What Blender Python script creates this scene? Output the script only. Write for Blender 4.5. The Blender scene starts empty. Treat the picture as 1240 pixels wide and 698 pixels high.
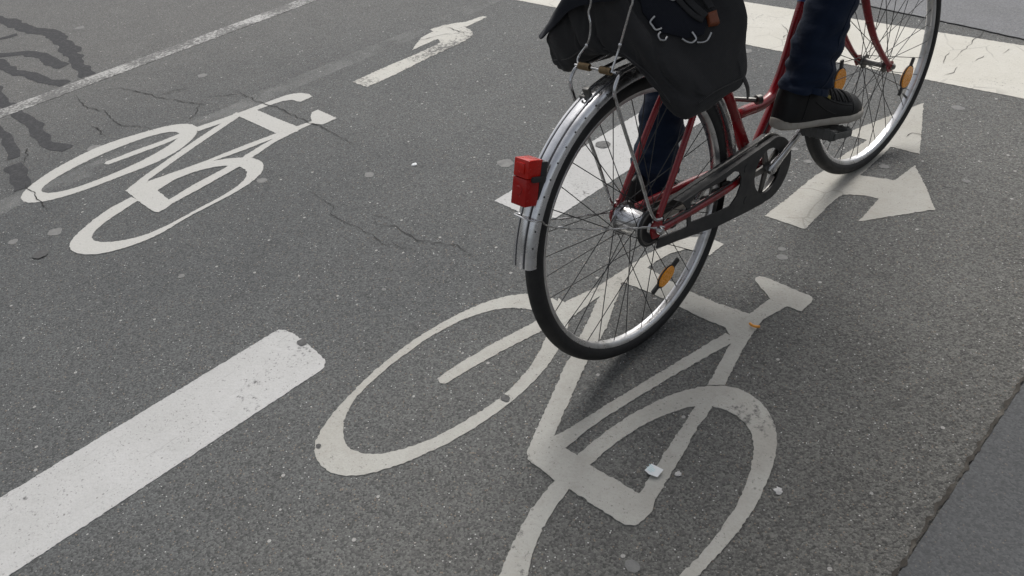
import bpy, bmesh, math, random
from math import sin, cos, pi, radians
from mathutils import Vector, Matrix, noise
from mathutils.geometry import tessellate_polygon
random.seed(7)
V = Vector
SC = bpy.context.scene
COL = SC.collection
CAM = {"f": 955.0841656000505, "C": [1.0006016213016693, -1.197049331779832, 1.355438326447767], "R": [0.6786628257650948, 0.7258938786623714, -0.11178034641668788], "U": [-0.3778605281612062, 0.4755998552368766, 0.7943715748668227], "F": [-0.6297921801533191, 0.4968730769715343, -0.597058586068879], "lean": -0.058031758209464886, "steer": -0.06928275863307645, "wb": 1.1131013796940175, "la": -0.037218277670752836}
LEAN = CAM['lean']

# ------------------------------------------------------------------ materials
def new_mat(name):
    m = bpy.data.materials.new(name); m.use_nodes = True
    nt = m.node_tree
    return m, nt, nt.nodes['Principled BSDF']
def node(nt, t, **kw):
    n = nt.nodes.new(t)
    for k, v in kw.items():
        if hasattr(n, k): setattr(n, k, v)
        else: n.inputs[k].default_value = v
    return n
def ramp(nt, src, a, b, ca=(0,0,0,1), cb=(1,1,1,1)):
    r = node(nt, 'ShaderNodeValToRGB')
    r.color_ramp.elements[0].position = a; r.color_ramp.elements[0].color = ca
    r.color_ramp.elements[1].position = b; r.color_ramp.elements[1].color = cb
    nt.links.new(src, r.inputs[0]); return r.outputs[0]
def mix(nt, fac, a, b, mode='MIX'):
    n = node(nt, 'ShaderNodeMixRGB', blend_type=mode)
    for i, s in ((0, fac), (1, a), (2, b)):
        if hasattr(s, 'is_linked'): nt.links.new(s, n.inputs[i])
        elif isinstance(s, (tuple, list)): n.inputs[i].default_value = (*s[:3], 1)
        else: n.inputs[i].default_value = s
    return n.outputs[0]
def math_(nt, op, a, b=0.0, clamp=False):
    n = node(nt, 'ShaderNodeMath', operation=op, use_clamp=clamp)
    for i, s in ((0, a), (1, b)):
        if hasattr(s, 'is_linked'): nt.links.new(s, n.inputs[i])
        else: n.inputs[i].default_value = s
    return n.outputs[0]
def coords(nt, scale=(1,1,1), rot=0.0):
    tc = node(nt, 'ShaderNodeTexCoord'); mp = node(nt, 'ShaderNodeMapping')
    mp.inputs['Scale'].default_value = scale; mp.inputs['Rotation'].default_value = (0,0,rot)
    nt.links.new(tc.outputs['Object'], mp.inputs[0]); return mp.outputs[0]
def tex_noise(nt, vec, scale, detail=4, rough=.55):
    n = node(nt, 'ShaderNodeTexNoise'); n.inputs['Scale'].default_value = scale
    n.inputs['Detail'].default_value = detail; n.inputs['Roughness'].default_value = rough
    nt.links.new(vec, n.inputs['Vector']); return n.outputs['Fac']
def tex_vor(nt, vec, scale, out='Distance', feature='F1'):
    n = node(nt, 'ShaderNodeTexVoronoi', feature=feature); n.inputs['Scale'].default_value = scale
    nt.links.new(vec, n.inputs['Vector']); return n.outputs[out]
def bump(nt, bsdf, h, strength, dist):
    b = node(nt, 'ShaderNodeBump'); b.inputs['Strength'].default_value = strength; b.inputs['Distance'].default_value = dist
    nt.links.new(h, b.inputs['Height']); nt.links.new(b.outputs[0], bsdf.inputs['Normal']); return b

def plain(name, col, rough=.5, metal=0.0, var=.12, nscale=40, coat=0.0, bumpd=0.0, spec=.5, grime=None, gs=25):
    m, nt, b = new_mat(name)
    v = coords(nt); n = tex_noise(nt, v, nscale)
    c = mix(nt, n, tuple(x*(1-var) for x in col), tuple(min(1, x*(1+var)) for x in col))
    if grime:
        g = ramp(nt, tex_noise(nt, v, gs, 6, .65), .48, .70)
        c = mix(nt, g, c, grime)
    nt.links.new(c, b.inputs['Base Color'])
    rr = ramp(nt, tex_noise(nt, v, nscale*.6), .3, .7, (max(0,rough-.08),)*3+(1,), (min(1,rough+.10),)*3+(1,))
    nt.links.new(rr, b.inputs['Roughness'])
    b.inputs['Metallic'].default_value = metal; b.inputs['Coat Weight'].default_value = coat
    b.inputs['Specular IOR Level'].default_value = spec
    if bumpd: bump(nt, b, tex_noise(nt, v, nscale*6, 2), .6, bumpd)
    return m

def asphalt(name, dark, light, rough_side=True, smooth=False, brown=(.137,.134,.124)):
    m, nt, b = new_mat(name)
    v = coords(nt)
    cells = tex_vor(nt, v, 235, 'Color')                       # single stones in the surface, a few mm
    sep = node(nt, 'ShaderNodeSeparateColor'); nt.links.new(cells, sep.inputs[0])
    dist = tex_vor(nt, v, 235)
    big = tex_noise(nt, v, .55, 5, .6); mid = tex_noise(nt, v, 5, 5, .6); fine = tex_noise(nt, v, 420, 3, .75)
    base = mix(nt, ramp(nt, big, .35, .66), dark, light)
    # lane under the wheels worn to a browner grey towards the kerb
    sx = node(nt, 'ShaderNodeSeparateXYZ'); nt.links.new(v, sx.inputs[0])
    if rough_side:
        wob = math_(nt, 'ADD', sx.outputs['X'], math_(nt, 'MULTIPLY', math_(nt, 'SUBTRACT', mid, .5), .5))
        kerb = math_(nt, 'MULTIPLY', math_(nt, 'ADD', wob, .55), .75, True)
        base = mix(nt, kerb, base, brown)
        coarse = math_(nt, 'MULTIPLY', math_(nt, 'SUBTRACT', wob, .22), 2.2, True)
        pass
    if rough_side: base = mix(nt, math_(nt, 'MULTIPLY', math_(nt, 'SUBTRACT', -2.2, wob), .6, True), base, (.126,.126,.123))
    base = mix(nt, math_(nt,'MULTIPLY',ramp(nt, mid, .36, .70),.22), base, (.06,.06,.06))
    st = ramp(nt, sep.outputs[0], .0, 1.0, (.52,.52,.52,1), (1.50,1.50,1.48,1))
    c = mix(nt, 1.0, base, st, 'MULTIPLY')
    c = mix(nt, math_(nt, 'MULTIPLY', ramp(nt, fine, .40, .66), .42), c, (.040,.040,.041))
    # a few pale and a few tan chips
    chip = math_(nt, 'GREATER_THAN', sep.outputs[1], .962); near = math_(nt, 'LESS_THAN', math_(nt, 'ADD', dist, math_(nt, 'MULTIPLY', fine, .25)), .52)
    c = mix(nt, math_(nt, 'MULTIPLY', math_(nt, 'MULTIPLY', chip, near), math_(nt, 'MULTIPLY', math_(nt, 'POWER', sep.outputs[2], 1.3), .18 if smooth else .95)), c, (.50,.495,.48))
    chip2 = math_(nt, 'GREATER_THAN', sep.outputs[2], .975)
    c = mix(nt, math_(nt, 'MULTIPLY', math_(nt, 'MULTIPLY', chip2, near), .6), c, (.25,.19,.14))
    v2 = tex_vor(nt, v, 37, 'Color'); s2 = node(nt, 'ShaderNodeSeparateColor'); nt.links.new(v2, s2.inputs[0])
    big_chip = math_(nt, 'MULTIPLY', math_(nt, 'GREATER_THAN', s2.outputs[0], .95), math_(nt, 'LESS_THAN', tex_vor(nt, v, 37), .17))
    c = mix(nt, math_(nt, 'MULTIPLY', big_chip, .7), c, (.42,.41,.39))
    if rough_side:                                             # ghost of an old lane line, scuffed off
        gx = math_(nt, 'ADD', sx.outputs['X'], math_(nt, 'MULTIPLY', sx.outputs['Y'], .037))
        band = math_(nt, 'LESS_THAN', math_(nt, 'ABSOLUTE', math_(nt, 'ADD', math_(nt,'ADD', gx, 2.43), math_(nt,'MULTIPLY',math_(nt,'SUBTRACT',mid,.5),.08))), .06)
        gh = math_(nt, 'MULTIPLY', band, ramp(nt, tex_noise(nt, v, 3.0, 6, .7), .42, .70))
        c = mix(nt, math_(nt, 'MULTIPLY', gh, .36), c, (.30,.30,.29))
        # pits near the kerb
        pit = math_(nt, 'MULTIPLY', coarse, ramp(nt, tex_noise(nt, coords(nt, (1,.55,1), radians(-35)), 62, 4, .6), .66, .76))
        c = mix(nt, math_(nt, 'MULTIPLY', pit, .75), c, (.022,.021,.019))
    nt.links.new(c, b.inputs['Base Color'])
    b.inputs['Roughness'].default_value = .82; b.inputs['Specular IOR Level'].default_value = .35
    if smooth: c = mix(nt, .45, c, base); nt.links.new(c, b.inputs['Base Color'])
    h = math_(nt, 'ADD', math_(nt, 'MULTIPLY', math_(nt, 'SUBTRACT', 1, dist), .6), math_(nt, 'MULTIPLY', fine, .6))
    if rough_side:
        lump = tex_noise(nt, coords(nt, (1,.6,1), radians(-35)), 48, 5, .65)
        fineb = bump(nt, b, h, .75, .0020)
        b2 = node(nt, 'ShaderNodeBump'); b2.inputs['Strength'].default_value = .9; b2.inputs['Distance'].default_value = .016
        nt.links.new(math_(nt, 'MULTIPLY', lump, coarse), b2.inputs['Height']); nt.links.new(b2.outputs[0], fineb.inputs['Normal'])
    else: bump(nt, b, h, .35 if smooth else .75, .0016)
    return m

def paint(name, col, wear=.5, dirt=(.30,.28,.24), dirt_amt=.5, streak=0.0, pits=.5, crackle=0.0):
    m, nt, b = new_mat(name)
    v = coords(nt); vs = coords(nt, (14,1,1), 0.037)
    n1 = tex_noise(nt, v, 3.2, 6, .65); n2 = tex_noise(nt, v, 22, 6, .7); n3 = tex_noise(nt, v, 210, 3, .7)
    c = mix(nt, math_(nt, 'MULTIPLY', ramp(nt, n1, .40, .72), dirt_amt), col, dirt)
    c = mix(nt, math_(nt, 'MULTIPLY', ramp(nt, n2, .50, .75), dirt_amt*.7), c, dirt)
    c = mix(nt, math_(nt, 'MULTIPLY', ramp(nt, n3, .45, .75), .22), c, tuple(x*.45 for x in col))
    cells = tex_vor(nt, v, 95, 'Color'); sep = node(nt, 'ShaderNodeSeparateColor'); nt.links.new(cells, sep.inputs[0])
    d = tex_vor(nt, v, 95)
    pin = ramp(nt, tex_noise(nt, v, 175, 3, .6), .66-.03*pits, .70-.03*pits)
    hole = math_(nt, 'MULTIPLY', pin, ramp(nt, tex_noise(nt, v, 9, 4, .6), .36, .56))
    c = mix(nt, math_(nt, 'MULTIPLY', hole, .70), c, (.13,.128,.12))
    big = math_(nt, 'MULTIPLY', math_(nt, 'GREATER_THAN', sep.outputs[0], .975), math_(nt, 'LESS_THAN', math_(nt, 'ADD', d, math_(nt, 'MULTIPLY', n2, .35)), .42))
    c = mix(nt, math_(nt, 'MULTIPLY', big, .55), c, (.12,.118,.11))
    w_ = ramp(nt, math_(nt, 'ADD', math_(nt, 'MULTIPLY', tex_noise(nt, v, 55, 6, .75), .6), math_(nt, 'MULTIPLY', tex_noise(nt, v, 4.0, 3, .5), .4)), .64-.16*wear, .70-.13*wear)
    c = mix(nt, math_(nt, 'MULTIPLY', w_, .9), c, (.085,.085,.083))
    if streak:
        s = ramp(nt, tex_noise(nt, vs, 5.5, 7, .75), .60, .70)
        c = mix(nt, math_(nt, 'MULTIPLY', s, streak), c, (.16,.16,.155))
    if crackle:
        e = tex_vor(nt, mix(nt, .06, v, node(nt,'ShaderNodeTexNoise').outputs['Color']), 7, 'Distance', 'DISTANCE_TO_EDGE')
        cr = math_(nt, 'MULTIPLY', math_(nt, 'LESS_THAN', e, .016), ramp(nt, tex_noise(nt, v, 2.1, 3, .5), .50, .56))
        c = mix(nt, math_(nt, 'MULTIPLY', cr, crackle), c, (.09,.088,.08))
    nt.links.new(c, b.inputs['Base Color']); b.inputs['Roughness'].default_value = .75
    b.inputs['Specular IOR Level'].default_value = .3
    bump(nt, b, math_(nt, 'ADD', n3, math_(nt, 'MULTIPLY', math_(nt,'SUBTRACT',1,d), .5)), .6, .0014)
    return m

def cloth(name, col, weave=900, fuzz=.3, rough=.92, var=.25, bd=.0006, fold=0.0):
    m, nt, b = new_mat(name)
    v = coords(nt)
    wv = node(nt, 'ShaderNodeTexWave', wave_type='BANDS', bands_direction='DIAGONAL'); wv.inputs['Scale'].default_value = weave/6.3
    wv.inputs['Distortion'].default_value = 1.0; nt.links.new(v, wv.inputs['Vector'])
    n = tex_noise(nt, v, 28, 6, .65); f = tex_noise(nt, v, 420, 2, .6)
    c = mix(nt, n, tuple(x*(1-var) for x in col), tuple(x*(1+var) for x in col))
    c = mix(nt, math_(nt, 'MULTIPLY', f, .4), c, tuple(x*1.7 for x in col))
    nt.links.new(c, b.inputs['Base Color']); b.inputs['Roughness'].default_value = rough
    b.inputs['Sheen Weight'].default_value = fuzz; b.inputs['Sheen Roughness'].default_value = .6
    b.inputs['Specular IOR Level'].default_value = .25
    h = math_(nt, 'ADD', wv.outputs['Fac'], math_(nt, 'MULTIPLY', f, .8))
    bp = bump(nt, b, h, .5, bd)
    if fold:
        b2 = node(nt, 'ShaderNodeBump'); b2.inputs['Strength'].default_value = .7; b2.inputs['Distance'].default_value = fold
        nt.links.new(tex_noise(nt, coords(nt, (1,1,2.2)), 16, 3, .5), b2.inputs['Height']); nt.links.new(b2.outputs[0], bp.inputs['Normal'])
    return m

M = dict(
    road=asphalt('asphalt_road', (.076,.0805,.083), (.109,.1125,.112)),
    gutter=asphalt('smooth_asphalt', (.080,.083,.086), (.100,.103,.106), False, smooth=True),
    crossing=asphalt('pale_asphalt', (.155,.159,.168), (.190,.193,.202), False, smooth=True),
    tar=plain('tar', (.046,.047,.050), .85, nscale=160, var=.35, bumpd=.001, spec=.2, grime=(.072,.072,.074), gs=38),
    crack=plain('crack_dirt', (.018,.017,.016), .95, nscale=120, var=.4),
    gap=plain('gutter_gap_dirt', (.040,.035,.029), .95, nscale=120, var=.5, grime=(.11,.10,.085), gs=22),
    gum=plain('trodden_gum', (.17,.17,.165), .8, nscale=60, var=.3, bumpd=.001, grime=(.12,.12,.118), gs=45),
    stain=plain('dark_stain', (.05,.05,.05), .7, nscale=120, var=.3, grime=(.1,.1,.1), gs=90),
    p_near=paint('worn_warm_paint', (.400,.395,.365), .36, (.27,.255,.225), .6, 0, .9),
    p_far=paint('pale_paint', (.45,.447,.425), .18, (.42,.41,.38), .4, 0, .3),
    p_dash=paint('white_paint', (.455,.455,.45), .31, (.36,.36,.35), .6, .6, 1.4),
    p_line=paint('scuffed_paint', (.44,.437,.425), 1.32, (.34,.34,.32), .5, .5, 1.0),
    p_stop=paint('cream_paint', (.54,.525,.475), .20, (.44,.42,.36), .5, 0, .5, .3),
    p_arrow=paint('cream_arrow_paint', (.405,.395,.360), .30, (.30,.28,.235), .55, 0, .7, .25),
    p_arrow2=paint('flaking_arrow_paint', (.48,.472,.435), .8, (.42,.40,.35), .5, .3, .8, .6),
    red=plain('red_enamel', (.235,.005,.010), .26, nscale=22, var=.15, coat=.25, grime=(.10,.012,.012), gs=14),
    chrome=plain('chrome', (.62,.62,.63), .20, 1.0, nscale=60, var=.12, grime=(.30,.29,.27), gs=40),
    alu=plain('brushed_aluminium', (.80,.80,.81), .24, 1.0, nscale=50, var=.06, grime=(.58,.58,.58), gs=22),
    rimalu=plain('rim_aluminium', (.74,.74,.75), .30, 1.0, nscale=50, var=.1, grime=(.48,.48,.47), gs=25),
    steel=plain('dull_steel', (.20,.195,.185), .45, 1.0, nscale=80, var=.25),
    spoke=plain('spoke_steel', (.035,.035,.036), .5, .4, nscale=80, var=.25),
    rust=plain('rusty_spring', (.26,.19,.11), .55, .8, nscale=150, var=.35),
    rubber=plain('tyre_rubber', (.0095,.0095,.010), .62, nscale=60, var=.3, bumpd=.0006, grime=(.018,.0175,.017), gs=35),
    wall=plain('tyre_reflective_band', (.24,.24,.235), .55, nscale=90, var=.2),
    black=plain('black_plastic', (.020,.020,.021), .45, nscale=45, var=.25, grime=(.032,.031,.029), gs=20),
    guard=plain('matt_guard_plastic', (.024,.024,.025), .55, nscale=45, var=.2, grime=(.047,.046,.043), gs=20),
    pedal=plain('grey_rubber', (.10,.10,.095), .7, nscale=60, var=.25, grime=(.05,.05,.045), gs=30),
    ring=plain('bag_ring_metal', (.42,.42,.42), .32, 1.0, nscale=60, var=.2),
    seam=plain('seam_dirt', (.115,.117,.122), .9, nscale=60, var=.3, grime=(.15,.152,.158), gs=20),
    groove=plain('groove_dark', (.05,.05,.055), .6, nscale=80, var=.3),
    amber=plain('amber_reflector', (.95,.34,.012), .28, nscale=300, var=.12, coat=.5, bumpd=.0006),
    lens=plain('red_lens', (.36,.004,.003), .22, nscale=120, var=.15, coat=.25, spec=.3),
    lens_lit=plain('lit_red_lens', (.50,.012,.006), .20, nscale=200, var=.35, coat=.25, spec=.3),  # lit copy of the red lens, light on the upper half put into its colour
    bag=cloth('charcoal_canvas', (.0225,.0225,.0232), 900, .05, fold=.006),
    navy=cloth('navy_canvas', (.006,.0075,.0125), 900, .04, fold=.004),
    denim=cloth('dark_denim', (.0050,.0115,.0285), 1300, .05, fold=.009),
    jacket=cloth('dark_wool', (.02,.021,.025), 700, .2),
    leather=plain('black_shoe_leather', (.0055,.0055,.006), .46, nscale=70, var=.25, bumpd=.0006, spec=.28),
    lace=plain('black_lace', (.014,.014,.015), .85, nscale=150, var=.3),
    sole=plain('off_white_rubber', (.36,.335,.295), .7, nscale=50, var=.12, grime=(.27,.235,.19), gs=45),
    brown=plain('brown_leather', (.17,.045,.014), .5, nscale=90, var=.25),
    skin=plain('skin', (.52,.33,.25), .5, nscale=60, var=.08),
    hair=plain('dark_hair', (.035,.022,.014), .5, nscale=120, var=.4),
    blue=plain('blue_enamel', (.022,.05,.16), .35, nscale=40, var=.2, coat=.4),
    paper=plain('white_paper', (.66,.68,.69), .8, nscale=60, var=.05),
    ink=plain('pale_blue_print', (.42,.66,.70), .8, nscale=90, var=.1),
    peel=plain('orange_peel', (.72,.30,.04), .5, nscale=120, var=.2),
    foil=plain('crumpled_foil', (.32,.32,.32), .45, .3, nscale=150, var=.3),
    gold=plain('gold_print', (.30,.24,.06), .5, .2, nscale=90, var=.2),
)

# ------------------------------------------------------------------ mesh helpers
def finish(name, bm, mat, parent=None, off=V((0,0,0)), sharp=40, mats=None):
    bmesh.ops.remove_doubles(bm, verts=bm.verts, dist=1e-6)
    bmesh.ops.recalc_face_normals(bm, faces=bm.faces)
    if off.length: bmesh.ops.translate(bm, vec=-off, verts=bm.verts)
    me = bpy.data.meshes.new(name); bm.to_mesh(me); bm.free()
    for f in me.polygons: f.use_smooth = True
    me.set_sharp_from_angle(angle=radians(sharp))
    for mm in (mats or [mat]): me.materials.append(mm)
    o = bpy.data.objects.new(name, me); COL.objects.link(o)
    if parent: o.parent = parent
    return o
def thing(name, label, cat, loc=(0,0,0), rot=(0,0,0), group=None):
    o = bpy.data.objects.new(name, None); COL.objects.link(o)
    o.empty_display_size = .1; o.location = loc; o.rotation_euler = rot
    o['label'] = label; o['category'] = cat
    if group: o['group'] = group
    return o
def tag(o, label, cat, group=None):
    o['label'] = label; o['category'] = cat
    if group: o['group'] = group
    return o
def structure(o): o['kind'] = 'structure'; return o
def smooth_path(pts, n=6):
    pts = [V(p) for p in pts]; out = []
    for i in range(len(pts)-1):
        p0 = pts[max(i-1,0)]; p1 = pts[i]; p2 = pts[i+1]; p3 = pts[min(i+2,len(pts)-1)]
        for k in range(n):
            t = k/n
            out.append(.5*((2*p1)+(p2-p0)*t+(2*p0-5*p1+4*p2-p3)*t*t+(3*p1-p0-3*p2+p3)*t**3))
    out.append(pts[-1]); return out
def loft(bm, rings, cap=True, closed=False, mi=0):
    vs = [[bm.verts.new(p) for p in r] for r in rings]; n = len(vs[0]); m = len(vs)
    for i in range(m if closed else m-1):
        a, b = vs[i], vs[(i+1) % m]
        for k in range(n):
            f = bm.faces.new((a[k], a[(k+1)%n], b[(k+1)%n], b[k])); f.material_index = mi
    if cap and not closed:
        for r in (vs[0], vs[-1]):
            f = bm.faces.new(r); f.material_index = mi
    return vs
def tube(bm, pts, r, n=10, closed=False, cap=True):
    pts = [V(p) for p in pts]; m = len(pts); rings = []
    T = []
    for i in range(m):
        if closed: t = pts[(i+1)%m]-pts[i-1]
        else: t = pts[min(i+1,m-1)]-pts[max(i-1,0)]
        T.append(t.normalized())
    u = T[0].orthogonal().normalized()
    for i in range(m):
        u = (u-T[i]*u.dot(T[i])).normalized(); w = T[i].cross(u)
        rr = r[i] if isinstance(r, (list,tuple)) else r
        rings.append([pts[i]+(u*cos(2*pi*k/n)+w*sin(2*pi*k/n))*rr for k in range(n)])
    return loft(bm, rings, cap, closed)
def ring(c, ax, ay, a, b, n=24, p=2.0):
    out = []
    for k in range(n):
        t = 2*pi*k/n; x = abs(cos(t))**(2/p)*(1 if cos(t)>=0 else -1); y = abs(sin(t))**(2/p)*(1 if sin(t)>=0 else -1)
        out.append(V(c)+V(ax)*(a*x)+V(ay)*(b*y))
    return out
def lathe(bm, prof, axis_o=V((0,0,0)), n=32, closed=False):   # prof: (x, r) round the x axis
    rings = []
    for x, r in prof: rings.append([axis_o+V((x, r*cos(2*pi*k/n), r*sin(2*pi*k/n))) for k in range(n)])
    return loft(bm, rings, not closed, closed)
def box(bm, c, s, M_=None, bev=0.0):
    r = bmesh.ops.create_cube(bm, size=1.0, matrix=Matrix.Translation(c) @ (M_ or Matrix.Identity(4)) @ Matrix.Diagonal((*s,1)))
    if bev:
        es = list({e for v in r['verts'] for e in v.link_edges})
        bmesh.ops.bevel(bm, geom=es, offset=bev, segments=2, affect='EDGES', profile=.6)
def prism(bm, loops, x0, x1):
    """plate lying in the y,z plane (outer loop first, holes after) between x0 and x1"""
    polys = [[V((0,y,z)) for y,z in l] for l in loops]
    flat = [p for l in polys for p in l]; tris = tessellate_polygon(polys)
    A = [bm.verts.new((x0,p.y,p.z)) for p in flat]; B = [bm.verts.new((x1,p.y,p.z)) for p in flat]
    for t in tris:
        bm.faces.new([A[i] for i in t]); bm.faces.new([B[i] for i in reversed(t)])
    k = 0
    for l in polys:
        n = len(l)
        for i in range(n): bm.faces.new((A[k+i], A[k+(i+1)%n], B[k+(i+1)%n], B[k+i]))
        k += n

# ------------------------------------------------------------------ ground
def sheet(name, pts, z, mat):
    bm = bmesh.new(); bm.faces.new([bm.verts.new((x,y,z)) for x,y in pts])
    return finish(name, bm, mat)
LA = CAM['la']; LD = V((sin(LA), cos(LA)))                     # direction of the lanes
road = structure(sheet('road', [(-60,-60),(60,-60),(60,60),(-60,60)], 0.0, M['road']))
c0, c1 = [V(q) for q in [[0.7706,-0.2214],[0.746,0.4162]]]
cd = (c1-c0).normalized(); cn = V((cd.y, -cd.x))
a, b_ = c0-cd*50, c0+cd*50
gut = [a, b_, b_+cn*50, a+cn*50]
structure(sheet('gutter', [tuple(p) for p in gut], .005, M['gutter']))
def ribbon(bm, pts, w, z, jit=.35, step=.02, taper=True, nz=3.0, seed=0, wob_=0.0):
    P = [V((*q, 0)) for q in pts]; D = []
    for i in range(len(P)-1):
        n = max(1, int((P[i+1]-P[i]).length/step))
        D += [P[i].lerp(P[i+1], k/n) for k in range(n)]
    D.append(P[-1]); L = []; N = len(D)
    for i, q in enumerate(D):
        t = (D[min(i+1,N-1)]-D[max(i-1,0)]).normalized(); s = V((-t.y,t.x,0))
        ww = w*.5
        if taper: ww *= min(1, .15+4*min(i, N-1-i)/max(N,1))
        o1 = ww*max(.15,1+jit*noise.noise((q*nz)+V((seed,0,0)))); o2 = ww*max(.15,1+jit*noise.noise((q*nz)+V((0,seed+9,3))))
        wob = s*(noise.noise(q*nz*.8+V((3,seed,0)))*wob_)
        L.append((bm.verts.new(q+wob+s*max(o1,w*.06)+V((0,0,z))), bm.verts.new(q+wob-s*max(o2,w*.06)+V((0,0,z)))))
    for (p,q),(r,s) in zip(L, L[1:]): bm.faces.new((p,q,s,r))
bm = bmesh.new(); ribbon(bm, [tuple(c0-cd*6-cn*.004), tuple(c0+cd*8-cn*.004)], .0065, .0065, 2.2, .005, False, 60.0, 0, .005)
structure(finish('gutter_gap', bm, M['gap'], road))
for i, pts in enumerate([[[-3.3049,-0.2312],[-3.2061,-0.1694],[-3.084,-0.1398],[-2.9864,-0.1128],[-2.928,-0.1099],[-2.8249,-0.0778],[-2.634,-0.0209],[-2.533,0.044]],[[-2.928,-0.1099],[-2.9296,-0.0197],[-2.8782,0.0356]],[[-2.634,-0.0209],[-2.5411,-0.0763],[-2.5043,-0.1334]],[[-2.6973,0.1532],[-2.5626,0.166],[-2.4115,0.1644],[-2.2553,0.1854],[-2.027,0.1813],[-1.9012,0.1936],[-1.6518,0.1824],[-1.5901,0.1862]],[[-2.688,0.0424],[-2.6117,0.1128],[-2.5626,0.166]],[[-3.3667,-0.3531],[-3.11,-0.3822],[-2.9972,-0.3416],[-2.842,-0.3562],[-2.7221,-0.3529],[-2.6681,-0.3119],[-2.5968,-0.2843],[-2.5284,-0.2873]],[[-2.8827,-0.4446],[-2.7859,-0.4403],[-2.6807,-0.4478]],[[-1.5009,-0.1388],[-1.3468,-0.1342],[-1.2803,-0.1326],[-1.2354,-0.177],[-1.1501,-0.1736],[-1.0458,-0.1671],[-0.9797,-0.1594],[-0.9318,-0.1708],[-0.858,-0.1413],[-0.7957,-0.1205]],[[-1.105,-0.0951],[-1.043,-0.1148],[-0.9832,-0.0837],[-0.882,-0.0851],[-0.8009,-0.0707],[-0.7518,-0.0401],[-0.7286,-0.0286],[-0.6723,-0.0367],[-0.6154,-0.0316]],[[-1.112,-0.0971],[-1.0788,-0.0789],[-1.0415,-0.064]],[[-2.5271,-0.8386],[-2.4588,-0.8462],[-2.383,-0.8427],[-2.3214,-0.8558],[-2.2368,-0.8465],[-2.1506,-0.8387]],[[-2.8184,-0.7674],[-2.8886,-0.7231],[-2.716,-0.7856]],[[-0.1611,2.849],[-0.161,2.502],[-0.1318,2.0724]],[[-0.1799,2.1452],[-0.1734,2.1081],[-0.146,2.0245]],[[-0.0906,2.0188],[-0.0806,1.9619],[-0.0934,1.913]],[[-0.0564,2.1765],[-0.0588,2.1008]],[[-0.2486,1.106],[-0.1779,1.199]],[[0.0178,1.3692],[0.0264,1.4048],[0.0622,1.4067]],[[-2.3858,1.2789],[-2.2957,1.2727],[-2.2025,1.2563]],[[-2.3581,1.0361],[-2.3159,1.1663],[-2.2725,1.2309]],[[-0.0033,2.2882],[-0.0043,2.2269]],[[-0.9241,2.112],[-0.8473,2.0564],[-0.8149,1.9568]]]):
    far = sum(p[0] for p in pts)/len(pts) < -1.2 and pts[0][1] < 1.5
    bm = bmesh.new(); ribbon(bm, pts, (.0034 if far else .0021), (.0032 if far else .0028)+.00003*i, 1.5, .008, True, 30.0, i*3.1, .012)
    structure(finish('crack', bm, M['crack'], road))
for i, (pts, w) in enumerate([[[[-5.7447,-0.272],[-5.3927,-0.1972],[-5.1904,-0.1606],[-4.959,-0.1567],[-4.7565,-0.1126],[-4.6656,-0.0789],[-4.4359,-0.095],[-4.2308,-0.1162],[-4.0741,-0.1289]],0.0967],[[[-4.2535,-0.0992],[-4.1005,-0.1297],[-3.9293,-0.1719],[-3.7816,-0.1934],[-3.5902,-0.2091]],0.074],[[[-4.6548,-0.4816],[-4.5246,-0.4207],[-4.4491,-0.3469],[-4.3398,-0.2834],[-4.129,-0.2615],[-3.959,-0.2587],[-3.8942,-0.2337]],0.0737],[[[-4.5825,-0.4991],[-4.3693,-0.4606],[-4.16,-0.4615],[-3.9529,-0.4169],[-3.756,-0.3874],[-3.5856,-0.3326]],0.064],[[[-4.0498,-0.5943],[-3.7372,-0.6233],[-3.4655,-0.6348],[-3.2411,-0.6193],[-3.0065,-0.6383],[-2.8517,-0.6408],[-2.7064,-0.6071]],0.0618],[[[-3.3792,-0.7533],[-3.2173,-0.7497],[-3.0199,-0.7653],[-2.8352,-0.7973]],0.0467],[[[-2.7646,-0.8198],[-2.6291,-0.8365],[-2.4767,-0.8591]],0.0671],[[[-4.8906,-0.3511],[-4.8725,-0.2265]],0.0638]]):
    bm = bmesh.new(); sp = [tuple(p)[:2] for p in smooth_path([(*q,0) for q in pts], 5)]
    ribbon(bm, sp, w, .0010+.00003*i, .5, .012, False, 13.0, i*2.3, .014)
    structure(finish('tar_patch', bm, M['tar'], road))
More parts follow.
